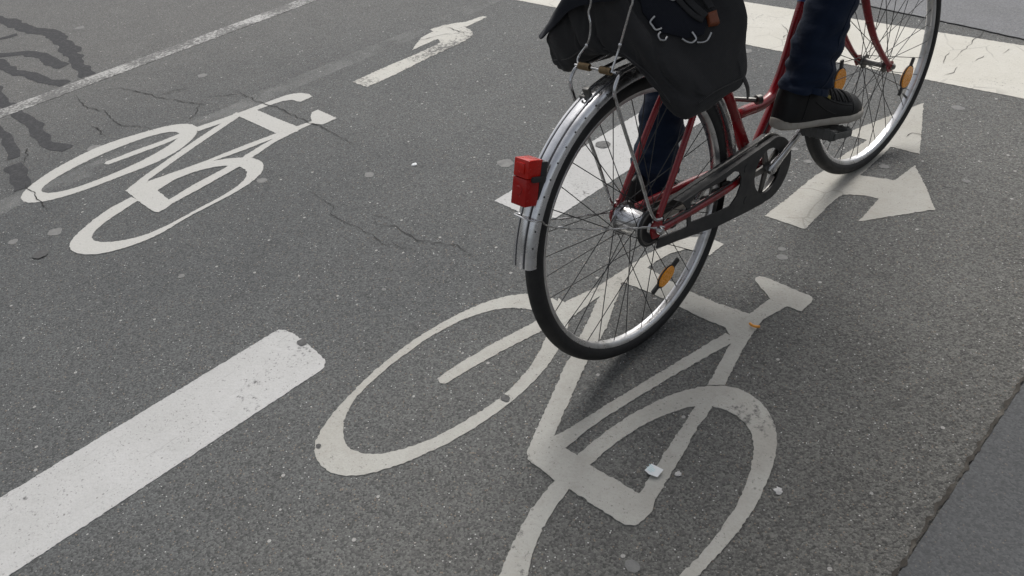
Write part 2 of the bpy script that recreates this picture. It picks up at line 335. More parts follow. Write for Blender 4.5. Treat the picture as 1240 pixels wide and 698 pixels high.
for i, (q, r, k) in enumerate([[[-2.603,-0.5268],0.035,1],[[-2.0537,-1.0114],0.02,1],[[-1.8669,-0.9712],0.03,0],[[-1.9897,-0.8824],0.03,1],[[-1.0021,0.4334],0.035,1],[[-1.3624,0.0727],0.022,1],[[-1.6791,-0.2067],0.022,1],[[0.0548,0.5507],0.012,1],[[0.0767,0.5155],0.016,1],[[0.4055,-0.5302],0.016,1],[[-0.1152,-0.3847],0.013,0],[[-0.706,-0.6077],0.016,0],[[-0.3376,-0.7819],0.007,0],[[0.0545,1.1468],0.016,1],[[-0.2368,1.0919],0.014,1],[[-0.1541,1.0417],0.014,1],[[0.0601,1.6779],0.022,1],[[0.2912,1.1979],0.012,1],[[-0.8028,0.7418],0.03,0],[[-0.8769,1.7629],0.03,1],[[-2.9846,0.1601],0.03,1],[[-4.5728,0.0712],0.035,1],[[-1.3136,-0.6942],0.012,1],[[-0.725,-0.3144],0.008,1],[[0.7829,-0.2123],0.012,0]]):
    bm = bmesh.new(); x, y = q; n = 22
    bm.faces.new([bm.verts.new((x+r*cos(2*pi*j/n)*(1+.28*noise.noise(V((cos(2*pi*j/n)*1.5,sin(2*pi*j/n)*1.5,i*5.1)))), y+.8*r*sin(2*pi*j/n)*(1+.28*noise.noise(V((cos(2*pi*j/n)*1.5,sin(2*pi*j/n)*1.5,i*5.1)))), (.0008 if k else .0034)+.00003*i)) for j in range(n)])
    structure(finish('gum_spot' if k else 'stain', bm, M['gum'] if k else M['stain'], road))
p0, p1 = [V(q) for q in [[-0.3565,2.4662],[0.0039,2.4172]]]
pd = (p1-p0).normalized(); pn = V((-pd.y, pd.x)); rows = []
bm = bmesh.new(); n = 120
near = [p0+pd*(-9+i*.12)+pn*(.018*noise.noise(V((i*.35,0,0)))) for i in range(n)]
bm.faces.new([bm.verts.new((q.x,q.y,.0035)) for q in near]+[bm.verts.new((q.x,q.y,.0035)) for q in (p0+pd*6+pn*40, p0-pd*9+pn*40)])
structure(finish('crossing_pavement', bm, M['crossing']))
bm = bmesh.new(); ribbon(bm, [tuple(q) for q in near], .008, .0046, 1.8, .02, False, 24.0)
structure(finish('pavement_seam', bm, M['seam'], road))

def marking(name, polys, mat, label, cat='road marking', group=None, jit=.0020):
    bm = bmesh.new()
    for i, loops in enumerate(polys):
        z = .0016+.00012*i; res = []
        for l in loops:
            o = []; m = len(l)
            for k in range(m):
                a, b = V(l[k]), V(l[(k+1)%m]); n = max(1, int((b-a).length/.006))
                for j in range(n):
                    q = a.lerp(b, j/n)
                    o.append(q+V((noise.noise(V((q.x*110,q.y*110,1))), noise.noise(V((q.x*110,q.y*110,9)))))*jit*1.9)
            res.append(o)
        P = [[V((q.x,q.y,0)) for q in l] for l in res]
        flat = [q for l in P for q in l]; tris = tessellate_polygon(P)
        top = [bm.verts.new((q.x,q.y,z)) for q in flat]
        for t in tris:
            try: f = bm.faces.new([top[v] for v in t])
            except ValueError: pass
        k = 0
        for l in P:
            bot = [bm.verts.new((q.x,q.y,-.001)) for q in l]; m = len(l)
            for j in range(m):
                try: bm.faces.new((top[k+j], top[k+(j+1)%m], bot[(j+1)%m], bot[j]))
                except ValueError: pass
            k += m
    bmesh.ops.recalc_face_normals(bm, faces=bm.faces)
    me = bpy.data.meshes.new(name); bm.to_mesh(me); bm.free(); me.materials.append(mat)
    o = bpy.data.objects.new(name, me); COL.objects.link(o)
    return tag(o, label, cat, group)
marking('bicycle_symbol', [[[[-0.3773,-0.0655],[-0.3949,-0.0838],[-0.41,-0.1041],[-0.4224,-0.1257],[-0.4324,-0.148],[-0.4405,-0.171],[-0.4473,-0.1946],[-0.4531,-0.2191],[-0.4579,-0.2443],[-0.4618,-0.2699],[-0.4647,-0.2955],[-0.4667,-0.3204],[-0.468,-0.3445],[-0.4686,-0.3679],[-0.4684,-0.391],[-0.4674,-0.4144],[-0.4655,-0.4383],[-0.4628,-0.4625],[-0.4596,-0.4866],[-0.4558,-0.5103],[-0.4517,-0.5332],[-0.4472,-0.5556],[-0.4423,-0.5774],[-0.4369,-0.5986],[-0.431,-0.6194],[-0.4248,-0.6396],[-0.4182,-0.6595],[-0.4114,-0.6791],[-0.4041,-0.6988],[-0.3955,-0.719],[-0.3848,-0.7398],[-0.3714,-0.7606],[-0.3544,-0.78],[-0.3331,-0.796],[-0.3075,-0.8064],[-0.2795,-0.8101],[-0.2522,-0.8071],[-0.2287,-0.7985],[-0.2097,-0.7862],[-0.1942,-0.771],[-0.1805,-0.7532],[-0.1679,-0.7331],[-0.1564,-0.7112],[-0.1465,-0.6886],[-0.1379,-0.6657],[-0.1302,-0.6426],[-0.1232,-0.6195],[-0.1167,-0.5965],[-0.1112,-0.5741],[-0.1068,-0.5527],[-0.1032,-0.5321],[-0.1005,-0.5115],[-0.0983,-0.4904],[-0.0966,-0.4685],[-0.0954,-0.446],[-0.0948,-0.4232],[-0.0948,-0.4008],[-0.0955,-0.3788],[-0.0969,-0.357],[-0.099,-0.3348],[-0.1019,-0.3117],[-0.1059,-0.2873],[-0.1113,-0.2617],[-0.1185,-0.2353],[-0.127,-0.2094],[-0.1364,-0.1847],[-0.146,-0.1619],[-0.1558,-0.1409],[-0.1662,-0.1212],[-0.1776,-0.1022],[-0.1904,-0.0841],[-0.2051,-0.067],[-0.2221,-0.0521],[-0.242,-0.0405],[-0.2644,-0.0329],[-0.2884,-0.0302],[-0.3126,-0.0323],[-0.3359,-0.0392],[-0.3575,-0.0504]],[[-0.3296,-0.1116],[-0.3551,-0.1283],[-0.3759,-0.1479],[-0.3919,-0.1682],[-0.4042,-0.1885],[-0.4139,-0.2094],[-0.4219,-0.2313],[-0.4285,-0.2545],[-0.4337,-0.2788],[-0.4377,-0.3041],[-0.4405,-0.3298],[-0.4422,-0.3553],[-0.4428,-0.3796],[-0.4427,-0.4023],[-0.4418,-0.4239],[-0.4404,-0.4454],[-0.4384,-0.4677],[-0.4359,-0.4909],[-0.4328,-0.5145],[-0.4291,-0.5374],[-0.4249,-0.559],[-0.4203,-0.5792],[-0.415,-0.5986],[-0.4087,-0.6174],[-0.401,-0.6362],[-0.391,-0.6552],[-0.3778,-0.6746],[-0.3606,-0.6942],[-0.3394,-0.7121],[-0.3152,-0.726],[-0.2899,-0.7335],[-0.2652,-0.7334],[-0.2424,-0.7261],[-0.2223,-0.7129],[-0.205,-0.6954],[-0.1903,-0.6755],[-0.1777,-0.6545],[-0.1673,-0.6334],[-0.1587,-0.6124],[-0.1518,-0.5912],[-0.1463,-0.5691],[-0.1415,-0.5459],[-0.1373,-0.5219],[-0.1335,-0.4973],[-0.1303,-0.4729],[-0.128,-0.449],[-0.1267,-0.4259],[-0.1264,-0.4033],[-0.1273,-0.3806],[-0.1296,-0.3571],[-0.1334,-0.3327],[-0.1387,-0.3078],[-0.1451,-0.2835],[-0.1526,-0.2598],[-0.1612,-0.2366],[-0.1715,-0.213],[-0.1836,-0.1888],[-0.1975,-0.1645],[-0.2127,-0.1415],[-0.2299,-0.1214],[-0.2501,-0.1065],[-0.2742,-0.0991],[-0.3015,-0.101]]],[[[-0.2906,-0.4537],[-0.2979,-0.4458],[-0.3006,-0.4339],[-0.2989,-0.3676],[-0.2909,-0.2818],[-0.2684,-0.1397],[-0.2607,-0.0962],[-0.2297,-0.1194],[-0.2259,-0.1479],[-0.2509,-0.2863],[-0.2613,-0.3695],[-0.2688,-0.4422],[-0.2716,-0.4515],[-0.2809,-0.4566]]],[[[0.046,-0.4659],[0.0358,-0.4472],[-0.0909,-0.1932],[-0.0955,-0.1739],[-0.1542,-0.0515],[-0.2087,0.0611],[-0.2313,0.1105],[-0.2315,0.1307],[-0.2028,0.1424],[-0.1913,0.1313],[-0.0999,-0.0348],[-0.0546,-0.155],[0.06,-0.3952],[0.0817,-0.4139],[0.0717,-0.4433]]],[[[-0.2925,-0.0212],[-0.2632,-0.0229],[-0.2399,0.0851],[-0.2352,0.1916],[-0.2303,0.303],[-0.208,0.3975],[-0.1859,0.4441],[-0.1617,0.4626],[-0.1219,0.4719],[-0.0875,0.4723],[-0.0855,0.3982],[-0.1216,0.3953],[-0.1591,0.3833],[-0.1809,0.3377],[-0.1876,0.2859],[-0.1891,0.2406],[-0.1971,0.147],[-0.2068,0.0536],[-0.2007,-0.1034],[-0.2554,-0.0522]]],[[[-0.227,0.1819],[-0.1908,0.2426],[-0.0326,0.2271],[0.0654,0.2323],[0.1485,0.246],[0.1785,0.2065],[0.1535,0.1634],[0.1345,0.1625],[0.0628,0.1557],[-0.0053,0.1568],[-0.0862,0.159],[-0.1971,0.147]]],[[[0.1491,0.2451],[0.1547,0.3328],[0.1232,0.3512],[0.0824,0.3741],[0.0755,0.387],[0.0781,0.3982],[0.0919,0.406],[0.1684,0.4049],[0.2357,0.4048],[0.2431,0.3922],[0.2449,0.3351],[0.2058,0.3313],[0.1884,0.2442],[0.1977,0.1891],[0.2171,0.1092],[0.2528,-0.0128],[0.223,-0.038],[0.1991,0.0448],[0.1753,0.1316],[0.134,0.1621]]],[[[0.1713,0.1424],[0.1471,0.1439],[0.1156,-0.0453],[0.0912,-0.2015],[0.0674,-0.3703],[0.0586,-0.4007],[0.0873,-0.4365],[0.1035,-0.4045],[0.1053,-0.3043],[0.1235,-0.1755],[0.1446,-0.0552],[0.1805,0.129]]],[[[0.1337,-0.4224],[0.1394,-0.4001],[0.1385,-0.3804],[0.1379,-0.3601],[0.138,-0.3386],[0.1398,-0.3119],[0.142,-0.2856],[0.1449,-0.2599],[0.1485,-0.2351],[0.1526,-0.212],[0.1571,-0.1906],[0.1621,-0.1706],[0.1676,-0.1512],[0.1742,-0.132],[0.182,-0.1127],[0.1914,-0.093],[0.2027,-0.0731],[0.2159,-0.0539],[0.2307,-0.0363],[0.247,-0.0216],[0.2647,-0.0105],[0.2838,-0.0034],[0.3041,-0.0006],[0.3252,-0.0021],[0.3465,-0.0078],[0.3674,-0.0172],[0.387,-0.0298],[0.4047,-0.0446],[0.4199,-0.0609],[0.4328,-0.0784],[0.444,-0.097],[0.454,-0.1168],[0.4631,-0.1376],[0.4711,-0.1586],[0.4781,-0.1796],[0.4845,-0.2011],[0.4905,-0.2241],[0.4963,-0.2496],[0.5014,-0.277],[0.5053,-0.3053],[0.5077,-0.3336],[0.509,-0.3615],[0.5094,-0.3889],[0.5093,-0.4156],[0.509,-0.441],[0.5084,-0.4652],[0.5076,-0.4884],[0.5069,-0.5112],[0.5061,-0.5339],[0.5053,-0.5562],[0.5043,-0.578],[0.5032,-0.5994],[0.5018,-0.621],[0.5001,-0.6435],[0.498,-0.667],[0.4955,-0.6908],[0.4927,-0.7143],[0.4895,-0.7372],[0.4858,-0.7598],[0.4814,-0.7828],[0.4761,-0.8065],[0.4695,-0.8306],[0.4604,-0.8545],[0.4475,-0.8765],[0.4295,-0.8935],[0.4068,-0.902],[0.3816,-0.9],[0.3568,-0.8886],[0.3351,-0.8712],[0.3171,-0.8516],[0.3021,-0.832],[0.2891,-0.8131],[0.2771,-0.7945],[0.2656,-0.776],[0.2542,-0.7571],[0.2426,-0.7377],[0.2305,-0.7174],[0.2184,-0.6962],[0.2067,-0.6738],[0.1957,-0.65],[0.1855,-0.6245],[0.1756,-0.5973],[0.1669,-0.5687],[0.1589,-0.5399],[0.1543,-0.5119],[0.15,-0.4835],[0.1478,-0.4649],[0.1677,-0.4682],[0.1876,-0.4714],[0.1916,-0.4923],[0.1957,-0.5131],[0.2005,-0.5348],[0.2088,-0.5612],[0.2173,-0.5866],[0.2268,-0.6091],[0.2374,-0.6297],[0.2488,-0.6485],[0.2609,-0.6665],[0.2738,-0.6851],[0.2872,-0.7045],[0.3013,-0.7244],[0.3169,-0.7439],[0.3347,-0.7615],[0.3547,-0.7755],[0.376,-0.783],[0.3968,-0.7818],[0.4158,-0.7707],[0.4321,-0.7508],[0.4454,-0.7251],[0.4556,-0.6977],[0.4629,-0.6712],[0.468,-0.6466],[0.4718,-0.6228],[0.4748,-0.5984],[0.4774,-0.5724],[0.4797,-0.5448],[0.4815,-0.5161],[0.4831,-0.4873],[0.4842,-0.4595],[0.4845,-0.4333],[0.4841,-0.4084],[0.4829,-0.3846],[0.481,-0.3613],[0.4786,-0.3381],[0.4753,-0.3146],[0.4709,-0.29],[0.4652,-0.2645],[0.4581,-0.2391],[0.45,-0.2149],[0.4415,-0.1929],[0.4326,-0.1729],[0.4234,-0.1542],[0.413,-0.1359],[0.3999,-0.1174],[0.382,-0.0996],[0.3581,-0.085],[0.3292,-0.077],[0.299,-0.078],[0.2719,-0.0877],[0.2505,-0.1038],[0.2346,-0.1236],[0.2221,-0.1457],[0.2115,-0.1693],[0.2023,-0.1939],[0.195,-0.2184],[0.1896,-0.2416],[0.1856,-0.2632],[0.1825,-0.2837],[0.18,-0.3044],[0.178,-0.3261],[0.1761,-0.3485],[0.1769,-0.3756],[0.1788,-0.4032],[0.1718,-0.4346],[0.1528,-0.4285]]],[[[0.046,-0.4659],[0.0629,-0.4823],[0.1045,-0.4813],[0.1493,-0.4828],[0.1882,-0.4796],[0.2591,-0.4745],[0.3227,-0.4707],[0.3365,-0.4673],[0.3491,-0.4582],[0.3551,-0.4413],[0.353,-0.4075],[0.3401,-0.3801],[0.3126,-0.3806],[0.3079,-0.3909],[0.2565,-0.3937],[0.1835,-0.4022],[0.1394,-0.4001],[0.1021,-0.403],[0.0535,-0.3967]]],[[[0.3039,-0.4042],[0.3068,-0.3895],[0.2797,-0.2805],[0.2575,-0.1767],[0.2424,-0.1144],[0.2313,-0.0818],[0.2558,-0.0609],[0.2739,-0.0932],[0.2874,-0.1648],[0.3172,-0.28],[0.3401,-0.3801],[0.3342,-0.4068]]]], M['p_near'], 'large worn cream bicycle symbol on the asphalt under the rear wheel of the red bicycle', 'road marking', 'bicycle symbols painted on the lanes')
marking('bicycle_symbol', [[[[-2.3941,-0.8903],[-2.4276,-0.876],[-2.4562,-0.8534],[-2.4795,-0.8269],[-2.499,-0.7996],[-2.5163,-0.772],[-2.5319,-0.7435],[-2.546,-0.7134],[-2.5581,-0.6821],[-2.5686,-0.6507],[-2.5777,-0.6196],[-2.5856,-0.5889],[-2.5919,-0.5574],[-2.5961,-0.5243],[-2.5973,-0.4893],[-2.5951,-0.4535],[-2.5897,-0.4182],[-2.5817,-0.3837],[-2.5725,-0.3489],[-2.5627,-0.3125],[-2.5519,-0.2749],[-2.5384,-0.2381],[-2.5206,-0.2047],[-2.4976,-0.1766],[-2.4693,-0.1553],[-2.4364,-0.1426],[-2.4004,-0.1409],[-2.3636,-0.1517],[-2.3288,-0.1734],[-2.2982,-0.2024],[-2.2726,-0.2345],[-2.2517,-0.2675],[-2.2354,-0.3011],[-2.2233,-0.3357],[-2.2153,-0.3711],[-2.2111,-0.4065],[-2.2101,-0.4407],[-2.2113,-0.4733],[-2.2137,-0.5045],[-2.2165,-0.5351],[-2.2189,-0.5657],[-2.2209,-0.5965],[-2.223,-0.6275],[-2.2259,-0.6588],[-2.2302,-0.6908],[-2.2366,-0.7242],[-2.2459,-0.7591],[-2.2586,-0.7947],[-2.2753,-0.8289],[-2.2973,-0.8589],[-2.3253,-0.8812],[-2.3586,-0.8923]],[[-2.3918,-0.813],[-2.4162,-0.797],[-2.4374,-0.7692],[-2.4551,-0.7339],[-2.4698,-0.6955],[-2.4818,-0.6571],[-2.4914,-0.6202],[-2.4987,-0.5847],[-2.5038,-0.5498],[-2.507,-0.5146],[-2.5084,-0.4786],[-2.5082,-0.4419],[-2.5064,-0.4049],[-2.5028,-0.3687],[-2.4973,-0.3338],[-2.4889,-0.3006],[-2.4764,-0.2697],[-2.4584,-0.2435],[-2.4346,-0.2259],[-2.407,-0.2211],[-2.3793,-0.2305],[-2.3549,-0.2519],[-2.3356,-0.2803],[-2.3207,-0.3111],[-2.3088,-0.3417],[-2.2987,-0.372],[-2.2899,-0.4032],[-2.2827,-0.4363],[-2.2775,-0.4715],[-2.2741,-0.5082],[-2.2724,-0.5452],[-2.2722,-0.5815],[-2.2733,-0.6167],[-2.2758,-0.6509],[-2.2802,-0.6843],[-2.2875,-0.7172],[-2.2991,-0.7494],[-2.3164,-0.7789],[-2.3391,-0.8021],[-2.3652,-0.8145]]],[[[-2.4002,-0.5549],[-2.4135,-0.5424],[-2.4109,-0.4266],[-2.3965,-0.3045],[-2.3949,-0.2117],[-2.3613,-0.2218],[-2.3543,-0.3106],[-2.3639,-0.4222],[-2.376,-0.5461]]],[[[-2.0741,-0.5872],[-2.1325,-0.4907],[-2.1827,-0.3849],[-2.2358,-0.2732],[-2.2878,-0.157],[-2.3266,-0.0619],[-2.3799,0.044],[-2.3328,0.05],[-2.3206,0.0286],[-2.2288,-0.1848],[-2.1497,-0.3556],[-2.0841,-0.4895],[-2.0523,-0.5148]]],[[[-2.3911,-0.145],[-2.3905,-0.1328],[-2.3768,-0.0471],[-2.3626,0.0552],[-2.3564,0.1751],[-2.3461,0.2749],[-2.3323,0.3099],[-2.3055,0.3374],[-2.2574,0.352],[-2.2165,0.3466],[-2.2128,0.2824],[-2.2324,0.2749],[-2.2699,0.2714],[-2.2969,0.2362],[-2.3091,0.1699],[-2.3146,0.1112],[-2.3206,0.0286],[-2.3283,-0.063],[-2.343,-0.1596]]],[[[-2.3586,0.0331],[-2.3559,0.072],[-2.3188,0.1135],[-2.1493,0.1219],[-1.9854,0.1324],[-1.9417,0.1096],[-1.9721,0.0513],[-2.0063,0.0416],[-2.173,0.0354],[-2.3206,0.0286]]],[[[-1.9933,0.1272],[-1.9791,0.1988],[-2.0257,0.2221],[-2.0604,0.2472],[-2.0617,0.2803],[-1.9071,0.2812],[-1.9051,0.2087],[-1.9551,0.1892],[-1.9506,0.1149],[-1.936,-0.0074],[-1.8908,-0.1338],[-1.9147,-0.1709],[-1.9357,-0.1465],[-1.9524,-0.0827],[-1.975,0.0096],[-2.0097,0.0416]]],[[[-2.0054,0.0556],[-2.0082,0.0426],[-2.0246,-0.1002],[-2.0356,-0.2758],[-2.0706,-0.4991],[-2.0391,-0.5242],[-2.0185,-0.5056],[-2.0186,-0.3703],[-2.005,-0.2462],[-1.984,-0.1214],[-1.9732,0.0086],[-1.9721,0.0513]]],[[[-2.0198,-0.5198],[-2.0185,-0.5056],[-2.027,-0.471],[-2.0355,-0.4366],[-2.0419,-0.4008],[-2.0398,-0.3597],[-2.0342,-0.3198],[-2.0217,-0.2836],[-2.0058,-0.2514],[-1.9873,-0.2236],[-1.9671,-0.1986],[-1.9443,-0.1748],[-1.9164,-0.1526],[-1.8814,-0.1355],[-1.8406,-0.1285],[-1.7985,-0.1348],[-1.7611,-0.1539],[-1.7319,-0.182],[-1.711,-0.2147],[-1.6966,-0.249],[-1.6865,-0.2834],[-1.6793,-0.3177],[-1.6742,-0.3524],[-1.6706,-0.3882],[-1.6678,-0.4247],[-1.6651,-0.4606],[-1.6618,-0.4945],[-1.6567,-0.5263],[-1.6494,-0.557],[-1.6413,-0.5882],[-1.6349,-0.6209],[-1.6325,-0.6555],[-1.6351,-0.6919],[-1.6424,-0.7295],[-1.654,-0.7673],[-1.6711,-0.8037],[-1.6952,-0.8364],[-1.7272,-0.8629],[-1.7646,-0.8802],[-1.8028,-0.8863],[-1.8373,-0.8806],[-1.8662,-0.8647],[-1.891,-0.8409],[-1.9137,-0.8118],[-1.9359,-0.7786],[-1.9579,-0.7423],[-1.9739,-0.706],[-1.9873,-0.6709],[-1.9932,-0.6323],[-1.9992,-0.5923],[-1.9493,-0.5863],[-1.9351,-0.6271],[-1.9207,-0.6661],[-1.9065,-0.7005],[-1.8918,-0.735],[-1.8738,-0.7653],[-1.8529,-0.7906],[-1.8267,-0.806],[-1.7959,-0.8084],[-1.7626,-0.7956],[-1.7304,-0.7695],[-1.7034,-0.7356],[-1.684,-0.6999],[-1.6724,-0.6655],[-1.6675,-0.6317],[-1.6678,-0.5967],[-1.6716,-0.5592],[-1.677,-0.5197],[-1.6823,-0.4793],[-1.6869,-0.4387],[-1.6914,-0.3982],[-1.6974,-0.3582],[-1.7065,-0.32],[-1.7197,-0.2846],[-1.7376,-0.2536],[-1.761,-0.2284],[-1.7905,-0.211],[-1.8248,-0.2035],[-1.8611,-0.207],[-1.8957,-0.2213],[-1.9257,-0.2443],[-1.9501,-0.2737],[-1.9686,-0.3075],[-1.9824,-0.3441],[-1.9865,-0.3843],[-1.9869,-0.4255],[-1.9765,-0.4637],[-1.9642,-0.502],[-1.9541,-0.5224],[-1.987,-0.5211]]],[[[-2.0741,-0.5872],[-1.979,-0.5882],[-1.9198,-0.588],[-1.8098,-0.582],[-1.7906,-0.5729],[-1.7919,-0.5429],[-1.8102,-0.5074],[-1.8409,-0.4997],[-1.8482,-0.5069],[-1.9594,-0.5041],[-2.0174,-0.5085],[-2.0782,-0.5084]]],[[[-1.8459,-0.5159],[-1.8482,-0.5069],[-1.8802,-0.3909],[-1.9032,-0.2432],[-1.9228,-0.2069],[-1.8861,-0.1812],[-1.8638,-0.2016],[-1.8293,-0.3729],[-1.8087,-0.5081]]]], M['p_far'], 'pale bicycle symbol in the far lane beside the dark tar patches, crossed by thin cracks', 'road marking', 'bicycle symbols painted on the lanes')
marking('lane_dash', [[[[-0.8123,-0.6235],[-0.7981,-0.6128],[-0.7621,-0.6041],[-0.7051,-0.6003],[-0.6424,-0.6013],[-0.5948,-0.6045],[-0.581,-0.6098],[-0.5652,-0.6257],[-0.4461,-3.8235],[-0.6932,-3.8213]]]], M['p_dash'], 'thick white lane dash with a rounded end, left of the large bicycle symbol', 'road marking', 'thick dashes between the lanes')
marking('lane_dash', [[[[-0.8346,0.2279],[-0.7099,0.2308],[-0.5891,0.2634],[-0.6256,1.2427],[-0.8711,1.2072]]]], M['p_dash'], 'thick white lane dash seen through the spokes behind the red tail light', 'road marking', 'thick dashes between the lanes')
marking('lane_line', [[[[-3.0379,-6.5928],[-3.5943,2.1405],[-3.719,2.1325],[-3.1627,-6.6007]]]], M['p_line'], 'thin scuffed white line along the far edge of the lane, passing the tar patches', 'road marking', jit=.004)
marking('stop_line', [[[[-3.5602,1.7321],[1.1074,1.8947],[1.0902,2.3858],[-3.5773,2.2232]]]], M['p_stop'], 'broad cream stop line crossing the lanes behind the front wheel, finely cracked', 'road marking')
marking('direction_arrow', [[[[-0.08,0.6719],[-0.0804,0.7947],[-0.0873,0.9785],[-0.0812,0.9956],[-0.0836,1.1056],[-0.0815,1.1823],[-0.0715,1.2847],[-0.1588,1.279],[-0.0524,1.6549],[0.0281,1.4711],[0.1058,1.2848],[0.0125,1.2822],[0.0235,1.0519],[0.0712,1.0681],[0.122,1.0834],[0.1277,1.207],[0.2118,1.0998],[0.2899,0.9907],[0.2206,0.8972],[0.1508,0.805],[0.1369,0.9536],[0.0963,0.9489],[0.0562,0.928],[0.0426,0.9148],[0.0375,0.8943],[0.0381,0.8401],[0.0515,0.6769]]]], M['p_arrow'], 'cream arrow pointing straight on and to the right, under the front wheel', 'road marking', 'direction arrows on the lanes')
marking('direction_arrow', [[[[-2.1952,0.5541],[-2.1239,0.5548],[-2.0775,0.5568],[-2.0845,0.7201],[-2.1125,0.9596],[-2.1205,1.1509],[-2.1353,1.2273],[-2.1521,1.2619],[-2.1754,1.2877],[-2.2159,1.3086],[-2.2852,1.3305],[-2.2908,1.4194],[-2.3,1.4979],[-2.3332,1.4909],[-2.3454,1.3901],[-2.3869,1.3408],[-2.4163,1.2899],[-2.4365,1.2074],[-2.3958,1.1996],[-2.3745,1.1027],[-2.2721,0.9623],[-2.2807,1.1399],[-2.2235,1.1112],[-2.2067,0.9276],[-2.2091,0.8113],[-2.205,0.6937]]]], M['p_arrow2'], 'flaking white left turn arrow ahead of the far bicycle symbol', 'road marking', 'direction arrows on the lanes', jit=.004)

# litter
pp = [V((*q,0)) for q in [[0.2779,-0.3151],[0.3095,-0.3141],[0.3101,-0.3357],[0.2944,-0.3438],[0.2782,-0.3389]]]; pc = sum(pp, V())/len(pp)
bm = bmesh.new(); nn = [bm.verts.new(q-pc+V((0,0,.008+.004*(i%2)))) for i,q in enumerate(pp)]
f = bm.faces.new(nn); bmesh.ops.solidify(bm, geom=[f], thickness=.0006)
paper = finish('paper_scrap', bm, M['paper']); paper.location = pc
tag(paper, 'small white scrap of paper with pale blue print on the near bicycle symbol', 'litter')
bm = bmesh.new()
e1 = (pp[1]-pp[0]).normalized(); e2 = V((e1.y,-e1.x,0))
for i in range(4):
    o_ = pp[0]-pc+e2*(.008+.0042*i)+e1*.004*(i%2); L = .012+.004*((i*7)%3)
    q = [o_, o_+e1*L, o_+e1*L+e2*.0013, o_+e2*.0013]
    bm.faces.new([bm.verts.new(V((p.x,p.y,.0135))) for p in q])
finish('print', bm, M['ink'], paper)
pl = [V((*q,.010)) for q in [[0.1753,0.206],[0.1838,0.2024],[0.1928,0.2034],[0.2031,0.2098]]]; pc = sum(pl, V())/len(pl); pc.z = .004
bm = bmesh.new(); tube(bm, [q-pc for q in smooth_path(pl, 5)], [.0015]+[.0036]*14+[.0022], 8)
o = finish('orange_peel', bm, M['peel']); o.location = pc; tag(o, 'curved strip of orange peel on the cream bicycle symbol by its handlebar', 'litter')
for (x, y), r, lab in zip([[0.3342,-0.2967],[0.5102,-0.1973],[-1.2793,0.2235]], (.006,.0075,.009), ('crumpled shiny scrap on bare asphalt just beside the white paper scrap', 'crumpled shiny scrap to the right of the near bicycle symbol', 'white flattened lump of gum alone on the far lane')):
    bm = bmesh.new(); bmesh.ops.create_icosphere(bm, subdivisions=3, radius=r)
    for v in bm.verts:
        d = 1+.9*noise.noise(v.co.normalized()*2.6+V((x*7,y*3,0))); v.co *= d; v.co.z *= .17
    o = finish('foil_scrap' if 'scrap' in lab else 'chewing_gum', bm, M['foil'] if 'scrap' in lab else M['paper'], sharp=12); o.location = (x,y,.0022); tag(o, lab, 'litter')

# ------------------------------------------------------------------ bicycle (local frame: x right, y forward, z up, leaning a little)
bike = thing('bicycle', 'red step-through city bicycle with chrome rear mudguard, ridden away from the camera', 'bicycle', (0,0,0), (0,LEAN,0))
RO, TR, WB = .347, .0198, CAM['wb']
HR = V((0,0,RO)); BB = V((0,.461,.297))
HD = radians(68); SAX = V((0,-cos(HD),sin(HD))); FWP = V((0,sin(HD),cos(HD)))
HF0 = V((0,WB,RO)); PIV = HF0-FWP*.06
SM = Matrix.Translation(PIV) @ Matrix.Rotation(CAM['steer'],4,SAX) @ Matrix.Translation(-PIV)

